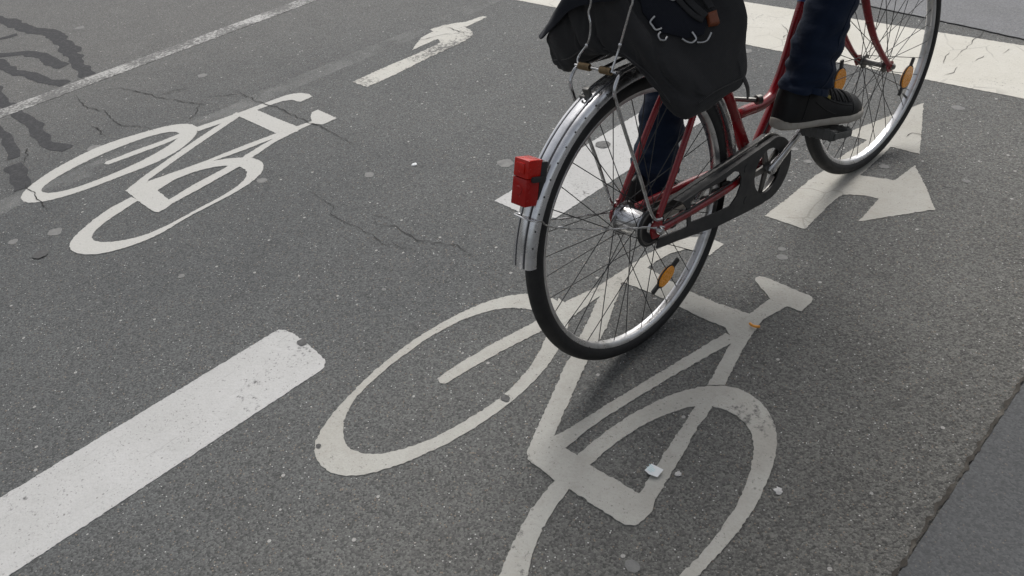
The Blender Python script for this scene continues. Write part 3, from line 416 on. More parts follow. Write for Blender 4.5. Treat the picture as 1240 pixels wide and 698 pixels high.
def spoke_between(me, wheel, a, b):
    o = bpy.data.objects.new('spoke', me); COL.objects.link(o); o.parent = wheel
    d = b-a; o.matrix_local = Matrix.Translation(a) @ d.to_track_quat('Z','Y').to_matrix().to_4x4() @ Matrix.Diagonal((1,1,d.length,1))
def make_wheel(mat4, rear):
    bm = bmesh.new()
    lathe(bm, [(-.0120,.3150),(-.0138,.3125),(-.0122,.306),(-.0085,.3015),(0,.2995),(.0085,.3015),(.0122,.306),(.0138,.3125),(.0120,.3150),(.0105,.3135),(0,.3115),(-.0105,.3135)], n=128, closed=True)
    w = finish('wheel', bm, M['rimalu'], bike, sharp=30); w.matrix_local = mat4
    bm = bmesh.new(); prof = []                                # tyre with fine grooves round the tread
    for k in range(48):
        t = 2*pi*k/48; r = TR-(.0007 if k % 2 and cos(t) > .25 else 0)
        prof.append((TR*.98*sin(t)*r/TR, RO-TR+r*cos(t)))
    lathe(bm, prof, n=160, closed=True)
    finish('tyre', bm, M['rubber'], w, sharp=60)
    bm = bmesh.new()
    if rear: lathe(bm, [(-.064,.006),(-.040,.006),(-.040,.041),(-.037,.043),(-.034,.041),(-.034,.033),(-.028,.031),(.022,.031),(.030,.035),(.033,.041),(.036,.043),(.039,.041),(.041,.020),(.060,.012)], n=40)
    else: lathe(bm, [(-.046,.006),(-.040,.009),(-.036,.010),(-.035,.021),(-.032,.021),(-.031,.012),(-.022,.009),(.022,.009),(.031,.012),(.032,.021),(.035,.021),(.036,.010),(.040,.009),(.046,.006)], n=32)
    finish('hub', bm, M['chrome'] if rear else M['steel'], w)
    bm = bmesh.new(); e = .078 if rear else .062
    tube(bm, [(-e,0,0),(e,0,0)], .0048, 10)
    for s in (-1,1):
        lathe(bm, [(s*(e-.014),.0095),(s*(e-.003),.0095),(s*(e+.001),.0065)], n=6 if not rear else 14)
    finish('axle', bm, M['steel'] if not rear else M['chrome'], w)
    sb = bmesh.new(); tube(sb, [(0,0,0),(0,0,1)], .0011, 6); sm = bpy.data.meshes.new('spoke'); sb.to_mesh(sm); sb.free(); sm.materials.append(M['spoke'])
    fr, fx = (.039,.036) if rear else (.0185,.0335)
    n = 18
    ph = .05 if rear else .17
    for s in (-1,1):
        for k in range(n):
            t = 2*pi*(k+(.25 if s>0 else -.25))/n+ph; lean = (1 if k%2 else -1)*radians(52 if rear else 60)
            h = V((s*(fx+(.002 if k%2 else -.002)), fr*cos(t+lean), fr*sin(t+lean))); r = V((s*.003, .300*cos(t), .300*sin(t)))
            spoke_between(sm, w, h, r)
    return w
def reflector(w, ang, s, x=.014, rc=.215, ln=.056, wd=.0200, lab=None):
    """amber spoke reflector between two spokes; ang in the wheel plane, counted from forward towards up"""
    rad = V((0,cos(ang),sin(ang))); tn = V((0,-sin(ang),cos(ang)))
    c = rad*rc; bm = bmesh.new()
    loft(bm, [ring(c+V((x*s-.004*s,0,0)), rad, tn, wd, ln*.62, 28, 2.2), ring(c+V((x*s,0,0)), rad, tn, wd*1.06, ln*.65, 28, 2.2)])
    for e in (-1,1): box(bm, c+tn*e*ln*.80+V((x*s-.003*s,0,0)), (.007,.012,.026), Matrix((V((1,0,0)), rad, tn)).transposed().to_4x4(), .0015)
    for q in ((.0002,.003),(-.0042,-.007)):
        loft(bm, [ring(c+V(((x+q[0])*s,0,0)), rad, tn, wd*.92, ln*.58, 28, 2.1), ring(c+V(((x+q[1])*s,0,0)), rad, tn, wd*.88, ln*.55, 28, 2.1)], mi=1)
    finish('spoke_reflector', bm, None, w, mats=[M['black'], M['amber']])
rw = make_wheel(Matrix.Translation(HR), True)
fw = make_wheel(SM @ Matrix.Translation(HF0), False)
reflector(rw, math.atan2(.155-RO,.082), 1, .013, .213)
reflector(fw, math.atan2(.240-RO,.190), 1, .012, .218, .060, .030)
reflector(fw, math.atan2(.350-RO,-.165), -1, .012, .170, .060, .030)
bm = bmesh.new(); va = math.atan2(-.155,.185)
tube(bm, [V((0,cos(va),sin(va)))*.300, V((0,cos(va),sin(va)))*.268], [.004,.003], 8); finish('valve', bm, M['steel'], fw)
# black hub sleeve and sprocket on the right of the rear hub
bm = bmesh.new(); lathe(bm, [(.0415,.020),(.0415,.045),(.0440,.047),(.0470,.045),(.0470,.018)], n=36); finish('sprocket', bm, M['black'], rw)

# frame
bm = bmesh.new()
ST = V((0,-.417,.909)).normalized()                             # seat tube direction
seat_top = BB+ST*.52
tube(bm, [BB-ST*.01, BB+ST*.22, seat_top], .0165, 16)
tube(bm, smooth_path([BB, (0,.525,.3675),(0,.600,.447),(0,.664,.511),(0,.76,.605),(0,.850,.700)], 4), .0165, 16)
tube(bm, smooth_path([(0,.398,.458),(0,.447,.4525),(0,.490,.445),(0,.530,.444),(0,.562,.452),(0,.597,.490),(0,.630,.543),(0,.666,.612),(0,.742,.740),(0,.800,.838)], 6), .0145, 16)
hb = PIV+SAX*((.668-PIV.z)/SAX.z); ht = PIV+SAX*((.875-PIV.z)/SAX.z)
tube(bm, [hb, ht], .0185, 18)
lathe(bm, [(-.036,.021),(.036,.021)], BB, 20)
for s in (-1,1):
    sx_ = .060
    tube(bm, smooth_path([(s*sx_,.004,.362),(s*.058,.019,.381),(s*.056,.084,.466),(s*.052,.150,.552),(s*.040,.235,.66),(s*.020,seat_top.y-.002,seat_top.z-.055)], 4), .0078, 12)
    tube(bm, smooth_path([(s*.059,.010,.341),(s*.056,.12,.330),(s*.048,.28,.313),(s*.030,.42,.299)], 5), .0105, 12)
    prism(bm, [[(-.022,.352),(-.016,.366),(.004,.374),(.018,.362),(.020,.340),(.004,.326),(-.016,.330)]], s*.0585, s*.0635)
    prism(bm, [[(.010,.366),(.018,.362),(.016,.385),(.006,.386)]], s*.0580, s*.0640)
frame = finish('frame', bm, M['red'], bike)
bm = bmesh.new(); tube(bm, smooth_path([(0,.688,.650),(0,.715,.695),(0,.742,.740)], 4), .0158, 16); finish('blue_band', bm, M['blue'], frame)
bm = bmesh.new()                                               # black cable and ties along the chain stay
for y in (.055,.11,.145,.20,.25,.30):
    z = .338-.09*(y-.01); tube(bm, [(.058-.06*y,y,z),(.058-.06*y,y+.010,z-.001)], .0135, 12)
tube(bm, smooth_path([(.062,.02,.352),(.064,.1,.345),(.058,.22,.333),(.045,.34,.322),(.03,.43,.34),(.018,.50,.375),(.017,.6,.470),(.016,.7,.57),(.015,.82,.69)], 5), .0025, 8)
finish('brake_cable', bm, M['black'], frame)
bm = bmesh.new(); tube(bm, [(-.03,.420,.487),(.030,.440,.487)], .006, 10); tube(bm, [(.030,.440,.487),(.034,.452,.486)], .012, 12); finish('clamp_bolt', bm, M['steel'], frame)

# fork
def steer(o): o.matrix_local = SM; return o
bm = bmesh.new()
for s in (-1,1):
    tube(bm, smooth_path([(s*.051,1.110,.349),(s*.051,1.073,.382),(s*.050,1.034,.424),(s*.049,.995,.474),(s*.047,.959,.537),(s*.044,.931,.600),(s*.038,.904,.660)], 5), [.0065+.0050*min(1,i/24) for i in range(31)], 12)
    prism(bm, [[(WB-.014,.334),(WB+.006,.332),(WB+.014,.346),(WB+.006,.362),(WB-.016,.368),(WB-.026,.352)]], s*.0495, s*.0535)
cr = PIV+SAX*((.690-PIV.z)/SAX.z)
box(bm, V((0,.896,.676)), (.104,.030,.030), Matrix.Rotation(radians(-22),4,'X'), .008)
steer(finish('fork', bm, M['red'], bike))
# seat post, saddle
bm = bmesh.new(); tube(bm, [seat_top-ST*.03, seat_top+ST*.165], .0127, 14); finish('seatpost', bm, M['chrome'], bike)
bm = bmesh.new(); tip = seat_top+ST*.185; rr = []
for t, wd, hh, zz in ((-.13,.035,.012,.018),(-.11,.085,.024,.016),(-.06,.100,.030,.010),(0,.075,.028,.004),(.06,.034,.024,.002),(.12,.026,.022,.004),(.145,.012,.012,.0)):
    rr.append(ring(tip+V((0,t+.02,zz)), (1,0,0), (0,0,1), wd, hh, 24, 2.6))
loft(bm, rr); finish('saddle', bm, M['black'], bike)
# handlebar
bm = bmesh.new(); hs = ht+SAX*.10
tube(bm, [ht-SAX*.02, hs], .0115, 14)
hbp = [(-.285,hs.y-.165,hs.z+.020),(-.275,hs.y-.06,hs.z+.030),(-.20,hs.y+.02,hs.z+.022),(-.08,hs.y+.035,hs.z+.004),(0,hs.y+.02,hs.z)]
hbp = hbp+[(-x,y,z) for x,y,z in reversed(hbp[:-1])]
tube(bm, smooth_path(hbp, 6), .0112, 12); bar = steer(finish('handlebar', bm, M['chrome'], bike))
for s in (-1,1):
    bm = bmesh.new(); tube(bm, [V((s*.2865,hs.y-.178,hs.z+.0188)), V((s*.2770,hs.y-.065,hs.z+.0296))], .0155, 14)
    g_ = finish('grip', bm, M['black'], bar)

# rear mudguard
ang = lambda y, z: math.atan2(z-RO, y)
A0 = math.atan2(.421-RO, -.345)+radians(2.0); A1 = ang(.352,.335)
A0 = pi-math.atan2(.421-RO-.012, .345)*1.0; A0 = math.atan2(.072,-.352)
prof = [(-.0285,-.022),(-.0282,-.014),(-.0265,-.0080),(-.0225,-.0035),(-.0180,-.0018),(-.0155,-.0016),(-.0145,-.0034),(-.0095,-.0030),(-.0085,-.0004),(-.005,.0004),(0,.0007),(.005,.0004),(.0085,-.0004),(.0095,-.0030),(.0145,-.0034),(.0155,-.0016),(.0180,-.0018),(.0225,-.0035),(.0265,-.0080),(.0282,-.014),(.0285,-.022)]
inn = [(x*.955, r-.0016) for x, r in reversed(prof)]
RF = .3705
bm = bmesh.new(); N = 90; rings = []
for i in range(N+1):
    t = A0+(A1-A0)*i/N; rad = V((0,cos(t),sin(t)))
    rings.append([HR+rad*(RF+r)+V((x,0,0)) for x, r in prof+inn])
loft(bm, rings)
for gx, gw in ((-.0120,.0026),(.0120,.0026)):      # dark strips lying in the pressed grooves
    rings = []; gr = -.0024
    for i in range(N+1):
        t = A0+(A1-A0)*i/N; rad = V((0,cos(t),sin(t)))
        rings.append([HR+rad*(RF+r)+V((gx+x,0,0)) for x, r in ((-gw,gr-.0018),(gw,gr-.0018),(gw,gr-.0002),(-gw,gr-.0002))])
    loft(bm, rings, mi=1)
for i in range(4, 60, 3):                                      # small holes along the rolled edge
    t = A0+(A1-A0)*i/N; rad = V((0,cos(t),sin(t)))
    c = HR+rad*(RF-.0095)+V((.0276,0,0)); tn = V((0,-sin(t),cos(t)))
    loft(bm, [ring(c+V((dx,0,0)), rad, tn, .0019, .0019, 8) for dx in (-.0008,.0006)], mi=2)
guard = finish('rear_mudguard', bm, None, bike, sharp=35, mats=[M['alu'], M['groove'], M['black']])
ta = math.atan2(.530-RO,-.340); rad = V((0,cos(ta),sin(ta)))
bm = bmesh.new(); loop = [V((.066,.02,.345)), V((.055,-.088,.393)), V((.040,-.213,.449)), V((.033,-.294,.496))]
half = [HR+rad*(RF+r)+V((x,0,0)) for x, r in ((.0305,-.02),(.0290,.001),(.020,.009),(0,.0115))]
pth = loop+half; pth = pth+[V((-q.x,q.y,q.z)) for q in reversed(pth[:-1])]
sp_ = smooth_path(pth, 6); tube(bm, sp_, .0019, 8)
for h_ in (0,1):
    hp = smooth_path(loop if h_ == 0 else [V((-q.x,q.y,q.z)) for q in loop], 24)
    tube(bm, [q+V((.0022*cos(i*.55),0,.0026*sin(i*.55))) for i, q in enumerate(hp)], .0013, 6)
finish('mudguard_stay', bm, M['chrome'], guard)
bm = bmesh.new(); tube(bm, [HR+V((x,cos(A0-1.02)*(RF+r),sin(A0-1.02)*(RF+r))) for x, r in ((-.006,.003),(-.006,.010),(.006,.010),(.006,.003))], .003, 8)
box(bm, HR+V((0,cos(A0-1.06)*(RF+.004),sin(A0-1.06)*(RF+.004))), (.016,.010,.030), Matrix.Rotation(A0-1.06-pi/2,4,'X'), .003); finish('mudguard_bracket', bm, M['steel'], guard)
# tail light on the mudguard
la_ = math.atan2(.588-RO,-.278); rad = V((0,cos(la_),sin(la_))); dn = V((0,sin(la_),-cos(la_)))   # dn runs down along the guard
bk = V((0,-.985,.17)).normalized(); dn = V((0,-.17,-.985)).normalized(); dn = (dn+V((0,-.16,0))).normalized(); bk = V((1,0,0)).cross(dn); bk = bk if bk.y < 0 else -bk
lc = V((-.0005,-.303,.592)); LM = Matrix((V((1,0,0)), bk, dn)).transposed().to_4x4()
bm = bmesh.new(); box(bm, lc-bk*.020, (.044,.018,.088), LM, .004); box(bm, lc-bk*.003+dn*-.010, (.055,.030,.011), LM, .002); box(bm, lc-bk*.028+dn*.012, (.020,.024,.05), LM, .003)
tl = finish('tail_light', bm, M['black'], bike)
bm = bmesh.new(); box(bm, lc+bk*.004+dn*-.0295, (.041,.038,.037), LM, .003); box(bm, lc+bk*.0235+dn*-.030, (.022,.004,.022), LM, .0015); finish('upper_lens', bm, M['lens_lit'], tl)
bm = bmesh.new(); box(bm, lc+bk*.0055+dn*.0175, (.040,.036,.0555), LM, .0025)
lathe_c = lc+bk*.0240+dn*.014
loft(bm, [ring(lathe_c, (1,0,0), dn, .009, .009, 24), ring(lathe_c+bk*.0012, (1,0,0), dn, .008, .008, 24)])
finish('red_lens', bm, M['lens'], tl)

# carrier
bm = bmesh.new()
for s in (-1,1):
    tube(bm, smooth_path([(s*.068,.012,.372),(s*.062,-.013,.389),(s*.060,-.043,.500),(s*.060,-.073,.600),(s*.060,-.095,.679),(s*.060,-.101,.713),(s*.0585,-.088,.734),(s*.055,-.075,.7395),(s*.050,-.04,.7395),(s*.050,.1,.7395),(s*.046,.25,.738),(s*.018,.292,.735)], 6), .0040, 10)
for y in (-.072,.03,.13,.22): tube(bm, [(-.052,y,.7395),(.052,y,.7395)], .0035, 8)
tube(bm, [(0,-.07,.7395),(0,.29,.735)], .0035, 8)
rack = finish('carrier', bm, M['chrome'], bike)
for x0, x1 in ((-.044,-.014),(.014,.042)):
    bm = bmesh.new(); pts = [(x0+(x1-x0)*i/89, -.086+.0062*cos(i/89*2*pi*9), .746+.0062*sin(i/89*2*pi*9)) for i in range(90)]
    tube(bm, pts, .0016, 6); finish('spring', bm, M['rust'], rack)
bm = bmesh.new(); tube(bm, [(-.056,-.086,.746),(.056,-.086,.746)], .0025, 8)
wl = [(-.044,-.088,.748),(-.052,-.078,.760),(-.030,-.068,.790),(-.021,-.066,.824),(-.025,-.064,.848),(-.017,-.062,.872)]
wr = [(.044,-.088,.746),(.050,-.070,.783),(.057,-.066,.804),(.071,-.065,.837),(.083,-.064,.866),(.089,-.063,.881)]
top = [(-.02,-.052,.935),(.03,-.050,.945),(.085,-.054,.925)]
tube(bm, smooth_path(wl+top+wr[::-1], 5), .0022, 8)
for q in (V((-.033,-.070,.784)), V((.0535,-.067,.795))): bmesh.ops.create_icosphere(bm, subdivisions=2, radius=.0042, matrix=Matrix.Translation(q))
finish('spring_clip', bm, M['chrome'], rack)

# chain guard
CX, CZ, CR = .463, .293, .093
outer = [(.094,.373),(.18,.3735),(.30,.374),(.42,.3755),(.452,.3755)]
for k in range(0, 29): 
    t = radians(78)-radians(78+104)*k/28; outer.append((CX+(CR+.003*cos(t))*cos(t), CZ+CR*.92*sin(t)+.0))
outer += [(.430,.2085),(.354,.219),(.231,.239),(.107,.272),(.020,.292),(-.006,.300),(.002,.318),(.11,.300),(.110,.350)]
hole = [(.124,.305),(.231,.281),(.281,.272),(.311,.287),(.328,.312),(.331,.330),(.322,.350),(.300,.361),(.251,.357),(.200,.362),(.157,.370),(.124,.361)]
win = [(.448+.060*cos(2*pi*k/36), .297+.060*sin(2*pi*k/36)) for k in range(36)]
bm = bmesh.new(); prism(bm, [outer, hole, win], .060, .0635)
wall_ = outer[:len(outer)-4]
ro = wall_+[(y-(y-.30)*.012, z-(z-.31)*.03) for y, z in reversed(wall_)]
prism(bm, [ro], .022, .0598)
cg = finish('chain_guard', bm, M['guard'], bike, sharp=30)
for c in ((.352,.345),(.352,.255)):
    bm = bmesh.new(); tube(bm, [(.0637+.001*0,c[0]+.010*cos(pi*k/8+.6),c[1]+.010*sin(pi*k/8+.6)) for k in range(9)], .0014, 6)
    finish('rib', bm, M['guard'], cg)
# chainset
PH = radians(31); CL = .142; cv = V((0,cos(PH),sin(PH)))
bm = bmesh.new(); ro, ri = [], []
for k in range(88): 
    t = 2*pi*k/88; r_ = .088+(.003 if k%2 else -.001); ro.append((BB.y+r_*cos(t), BB.z+r_*sin(t)))
for k in range(40): t = 2*pi*k/40; ri.append((BB.y+.070*cos(t), BB.z+.070*sin(t)))
prism(bm, [ro, ri], .044, .047)
for k in range(5):
    t = PH+2*pi*k/5; d = V((0,cos(t),sin(t))); q = V((0,-d.z,d.y)); 
    prism(bm, [[((BB+d*a+q*w).y,(BB+d*a+q*w).z) for a, w in ((.008,-.010),(.072,-.006),(.072,.006),(.008,.010))]], .0475, .0535)
finish('chainring', bm, M['steel'], bike)
for s in (1,-1):
    c = cv*s; x0 = s*.062; x1 = s*.080
    bm = bmesh.new(); rr = []
    for t, a, b, x in ((-.012,.010,.006,x0+s*.004),(-.004,.0165,.0095,x0+s*.004),(.012,.0155,.009,x0+s*.005),(.04,.0115,.0075,x0+s*.009),(CL-.03,.0095,.0065,x1),(CL-.006,.0125,.0075,x1),(CL+.008,.010,.006,x1),(CL+.014,.004,.003,x1)):
        rr.append(ring(BB+c*t+V((x,0,0)), V((0,-c.z,c.y)), (1,0,0), a, b, 16, 2.8))
    loft(bm, rr); lathe(bm, [(s*.0695,.0085),(s*.0765,.0085),(s*.0775,.006)], BB, 14); tube(bm, [BB+V((s*.03,0,0)), BB+V((s*.066,0,0))], .010, 14)
    cr_ = finish('crank', bm, M['chrome'], bike)
    P = BB+c*CL; tilt = radians(-15 if s > 0 else 4)
    fwv = V((0,cos(tilt),sin(tilt))); upv = V((0,-sin(tilt),cos(tilt))); PM = Matrix((V((1,0,0)), fwv, upv)).transposed().to_4x4()
    bm = bmesh.new(); tube(bm, [P+V((x1,0,0)), P+V((s*.188,0,0))], .0075, 10)
    for e in (-1,1):
        box(bm, P+V((s*.143,0,0))+fwv*e*.035, (.088,.022,.026), PM, .004)
        for k in range(5): box(bm, P+V((s*(.107+.018*k),0,0))+fwv*e*.0355, (.004,.024,.0282), PM, .001)
    for xx in (.097,.190): box(bm, P+V((s*xx,0,0)), (.004,.088,.016), PM, .001)
    pd_ = finish('pedal', bm, M['pedal'], bike)
    for e in ((-1,) if s < 0 else ()):
        bm = bmesh.new(); box(bm, P+V((s*.138,0,0))+fwv*e*.0486, (.060,.005,.021), PM, .001)
        finish('pedal_reflector', bm, M['amber'], pd_)
bm = bmesh.new()                                               # chain: alternating links round chainring and sprocket
cpath = [(.0455,BB.y+.087*cos(t),BB.z+.087*sin(t)) for t in [radians(100-200*k/24) for k in range(25)]]
cpath += [(.0455,.0+.039*cos(t),RO+.039*sin(t)) for t in [radians(-95-170*k/12) for k in range(13)]]
lp = [V(q) for q in cpath]; lp.append(lp[0]); dense = []
for a, b in zip(lp, lp[1:]):
    n = max(1, int((b-a).length/.00635)); dense += [a.lerp(b, i/n) for i in range(n)]
tube(bm, dense, [(.0042 if (i//2)%2 else .0028) for i in range(len(dense))], 6, closed=True)
finish('chain', bm, M['steel'], bike)

# ------------------------------------------------------------------ bag on the carrier
BO = V((0,.07,.745)); RY = Matrix.Rotation(LEAN,4,'Y')
bagT = thing('bag', 'black canvas shoulder bag lying across the chrome carrier of the red bicycle', 'bag', RY @ BO, (0,LEAN,0))
#      x     zb    zt    yb     yf    lift of the front top edge
BP = [(-.210,.720,.752, .020,.110,.03),(-.206,.700,.764,-.005,.130,.06),(-.195,.684,.772,-.024,.145,.09),(-.165,.682,.798,-.033,.160,.11),(-.12,.705,.842,-.037,.172,.10),(-.07,.738,.890,-.040,.180,.07),
      (-.02,.7445,.905,-.041,.186,.04),(.03,.7445,.880,-.040,.192,.04),(.06,.728,.835,-.038,.198,.07),(.09,.698,.795,-.036,.204,.09),(.12,.668,.752,-.033,.208,.11),(.145,.648,.716,-.028,.206,.12),(.160,.640,.692,-.020,.196,.11),(.170,.645,.675,-.004,.176,.09),(.174,.655,.668,.02,.15,.06)]
def lerp_prof(x):
    for p, q in zip(BP, BP[1:]):
        if x <= q[0]:
            t = (x-p[0])/(q[0]-p[0]); return [p[i]+(q[i]-p[i])*t for i in range(6)]
    return list(BP[-1])
def bag_section(pr, n=56, grow=0.0):
    x, zb, zt, yb, yf, lf = pr; out = []
    ym, hy = (yb+yf)/2, (yf-yb)/2+grow; zm, hz = (zb+zt)/2, (zt-zb)/2+grow
    for k in range(n):
        t = 2*pi*k/n; p = 6.0
        cx = abs(cos(t))**(2/p)*(1 if cos(t)>=0 else -1); sz = abs(sin(t))**(2/p)*(1 if sin(t)>=0 else -1)
        y = ym+hy*cx; z = zm+hz*sz
        z += lf*max(0,(sz+1)/2)*(cx+1)/2
        out.append(V((x,y,z)))
    return out
bm = bmesh.new(); NX = 110
secs = []
for i in range(NX+1):
    x = BP[0][0]+(BP[-1][0]-BP[0][0])*i/NX; secs.append(bag_section(lerp_prof(x), 150))
loft(bm, secs)
bmesh.ops.recalc_face_normals(bm, faces=bm.faces); bm.normal_update()
for v in bm.verts:
    c = v.co; on_rack = abs(c.x) < .075 and c.z < .76
    fold = noise.noise(V((c.x*9+c.z*5, c.y*7, c.z*9)))*.009 + noise.noise(V(((c.x+c.z)*26, c.y*16, (c.x-c.z)*7+4)))*.0075 - .006*max(0,1-abs((c.x-.02)*.8+(c.z-.80))/.022)*(1 if c.y < .02 else 0)
    sag = .010*max(0, 1-abs(c.z-.80)/.1)
    n_ = noise.noise(V(((c.x+c.z)*13, c.y*9+2, (c.x-c.z)*4))); crease = -.0085*max(0, 1-abs(n_)*7)+.004*n_
    if not on_rack: v.co += v.normal*(fold*1.1+.3*sag+crease*min(1, max(0, (.165-c.x)/.03)))
bag = finish('body', bm, M['bag'], bagT, BO, 60)
from mathutils.bvhtree import BVHTree
bag_tree = BVHTree.FromPolygons([v.co+BO for v in bag.data.vertices], [list(p.vertices) for p in bag.data.polygons])
BN = V((.74,-.26,.62)).normalized()
def on_bag(p, lift=0.0, n=BN):
    h = bag_tree.ray_cast(V(p)+n*.10, -n)
    if h[0] is None: return V(p)+n*lift
    return h[0]+n*lift
def patch(name, loop, lift, mat, nr=7, parent=None):
    L = [V(p) for p in loop]; D = []
    for a, b in zip(L, L[1:]+L[:1]):
        n = max(1, int((b-a).length/.006)); D += [a.lerp(b, i/n) for i in range(n)]
    c = sum(D, V())/len(D); bm = bmesh.new(); rings = []
    rings.append([on_bag(p, -.004) for p in D])
    for k in range(nr): f = 1-k/nr; rings.append([on_bag(c+(p-c)*f, lift*(1 if k else .85)+.0015*noise.noise((c+(p-c)*f)*40)) for p in D])
    loft(bm, rings); return finish(name, bm, mat, parent or bagT, BO, 60)
patch('pocket', [(.040,.000,.869),(.0508,.0035,.8563),(.0618,-.0013,.8399),(.0962,.0032,.8041),(.126,.0401,.7798),(.1395,.0745,.7769),(.133,.0937,.7960),(.1029,.0994,.8331),(.070,.098,.868)], .0060, M['navy'])
for pts in ([(.0764,.0096,.827),(.077,-.0016,.8225),(.0834,-.0025,.8156),(.0906,-.002,.8083),(.0948,.0077,.8073)], [(.096,.002,.802),(.0972,-.0059,.7991),(.1026,-.0083,.7909),(.1073,-.0019,.7878),(.1072,.006,.7917)],
            [(.1219,.03,.7809),(.1289,.0361,.7734),(.1342,.0445,.7697),(.135,.054,.7732),(.1264,.0529,.7855)], [(.1382,.0522,.7677),(.1436,.0633,.7647),(.1462,.0757,.7659),(.1449,.0884,.7748)], [(.076,.055,.845),(.0799,.0596,.8411),(.0825,.0665,.8409),(.0891,.0679,.8347),(.0955,.067,.8276)]):
    bm = bmesh.new(); tube(bm, smooth_path([on_bag(p, .0085) for p in pts], 5), .0021, 8); finish('d_ring', bm, M['ring'], bagT, BO)
def band(name, pts, w, mat, th=.0025, lift=.010):
    P = smooth_path([on_bag(p, lift) for p in pts], 5); bm = bmesh.new(); rr = []
    for i, q in enumerate(P):
        t = (P[min(i+1,len(P)-1)]-P[max(i-1,0)]).normalized(); sd = t.cross(BN).normalized()
        rr.append(ring(q, sd, BN, w/2, th, 14, 3.5))
    loft(bm, rr); return finish(name, bm, mat, bagT, BO)
band('strap', [(.055,.088,.880),(.0964,.0880,.8354),(.1141,.0885,.8165),(.1284,.0931,.8022)], .015, M['bag'])
band('strap', [(.070,.122,.885),(.1126,.1168,.8301),(.1279,.1122,.8131)], .015, M['bag'])
band('strap', [(.05,.065,.880),(.085,.068,.845),(.113,.073,.812),(.128,.084,.797)], .011, M['bag'])
patch('leather_tag', [(.1278,.0994,.8067),(.1358,.118,.8083),(.1481,.1112,.7859),(.1396,.0934,.7872)], .0125, M['brown'], 4)
bm = bmesh.new(); rr = []
P = smooth_path([(.166,.150,.700),(.174,.162,.672),(.176,.178,.640),(.170,.190,.612)], 5)
for i, q in enumerate(P):
    t = (P[min(i+1,len(P)-1)]-P[max(i-1,0)]).normalized(); sd = t.cross(V((1,0,0))).normalized()
    rr.append(ring(q, sd, t.cross(sd), .0055, .0014, 12, 3))
loft(bm, rr); finish('strap_end', bm, M['black'], bagT, BO)
for pts in ([(-.19,-.05,.715),(-.12,-.06,.735),(-.06,-.06,.765),(.02,-.06,.765),(.06,-.06,.752),(.10,-.06,.725),(.14,-.05,.680)],):
    bm = bmesh.new(); tube(bm, smooth_path([on_bag(p, .0006, V((0,-1,0))) for p in pts], 6), .0014, 6); finish('piping', bm, M['black'], bagT, BO)
bm = bmesh.new(); tube(bm, smooth_path([on_bag(p, .0006, V((1,0,0))) for p in ((.17,.015,.668),(.17,.06,.675),(.17,.11,.672),(.17,.16,.668))], 6), .0014, 6); finish('piping', bm, M['black'], bagT, BO)
FC = [(.03,[(-.047,.872),(-.045,.886),(-.03,.896),(.05,.915),(.12,.935),(.17,.945),(.200,.92)]),(-.02,[(-.048,.862),(-.045,.905),(-.03,.922),(.05,.945),(.12,.955),(.17,.955),(.195,.92)]),(-.08,[(-.049,.848),(-.044,.885),(-.025,.908),(.05,.950),(.12,.968),(.165,.970),(.190,.93)]),(-.12,[(-.049,.822),(-.043,.850),(-.022,.872),(.05,.928),(.11,.955),(.155,.962),(.182,.92)]),
      (-.15,[(-.050,.798),(-.043,.822),(-.020,.842),(.05,.893),(.11,.925),(.148,.935),(.175,.89)]),(-.178,[(-.048,.779),(-.040,.795),(-.014,.814),(.05,.862),(.10,.890),(.140,.905),(.168,.86)]),(-.200,[(-.043,.768),(-.034,.776),(-.008,.797),(.05,.838),(.09,.860),(.132,.870),(.158,.83)]),(-.219,[(-.028,.768),(-.020,.772),(-.002,.782),(.05,.815),(.08,.832),(.115,.838),(.14,.80)]),(-.230,[(-.012,.764),(-.006,.767),(.004,.772),(.04,.795),(.06,.802),(.09,.805),(.12,.775)])]
bm = bmesh.new(); cols = []
for x, pr in FC: cols.append(smooth_path([(x,y,z) for y, z in pr], 5))
rows = [smooth_path([c[i] for c in cols], 5) for i in range(len(cols[0]))]
vs = [[bm.verts.new(p+V((noise.noise(p*30)*.002, noise.noise(p*30+V((5,0,0)))*.003, noise.noise(p*24+V((0,7,0)))*.003))) for p in r] for r in rows]
fs = [bm.faces.new((vs[i][j],vs[i][j+1],vs[i+1][j+1],vs[i+1][j])) for i in range(len(vs)-1) for j in range(len(vs[0])-1)]
bmesh.ops.recalc_face_normals(bm, faces=bm.faces); bmesh.ops.solidify(bm, geom=fs, thickness=.0035)
finish('flap', bm, M['navy'], bagT, BO, 60)

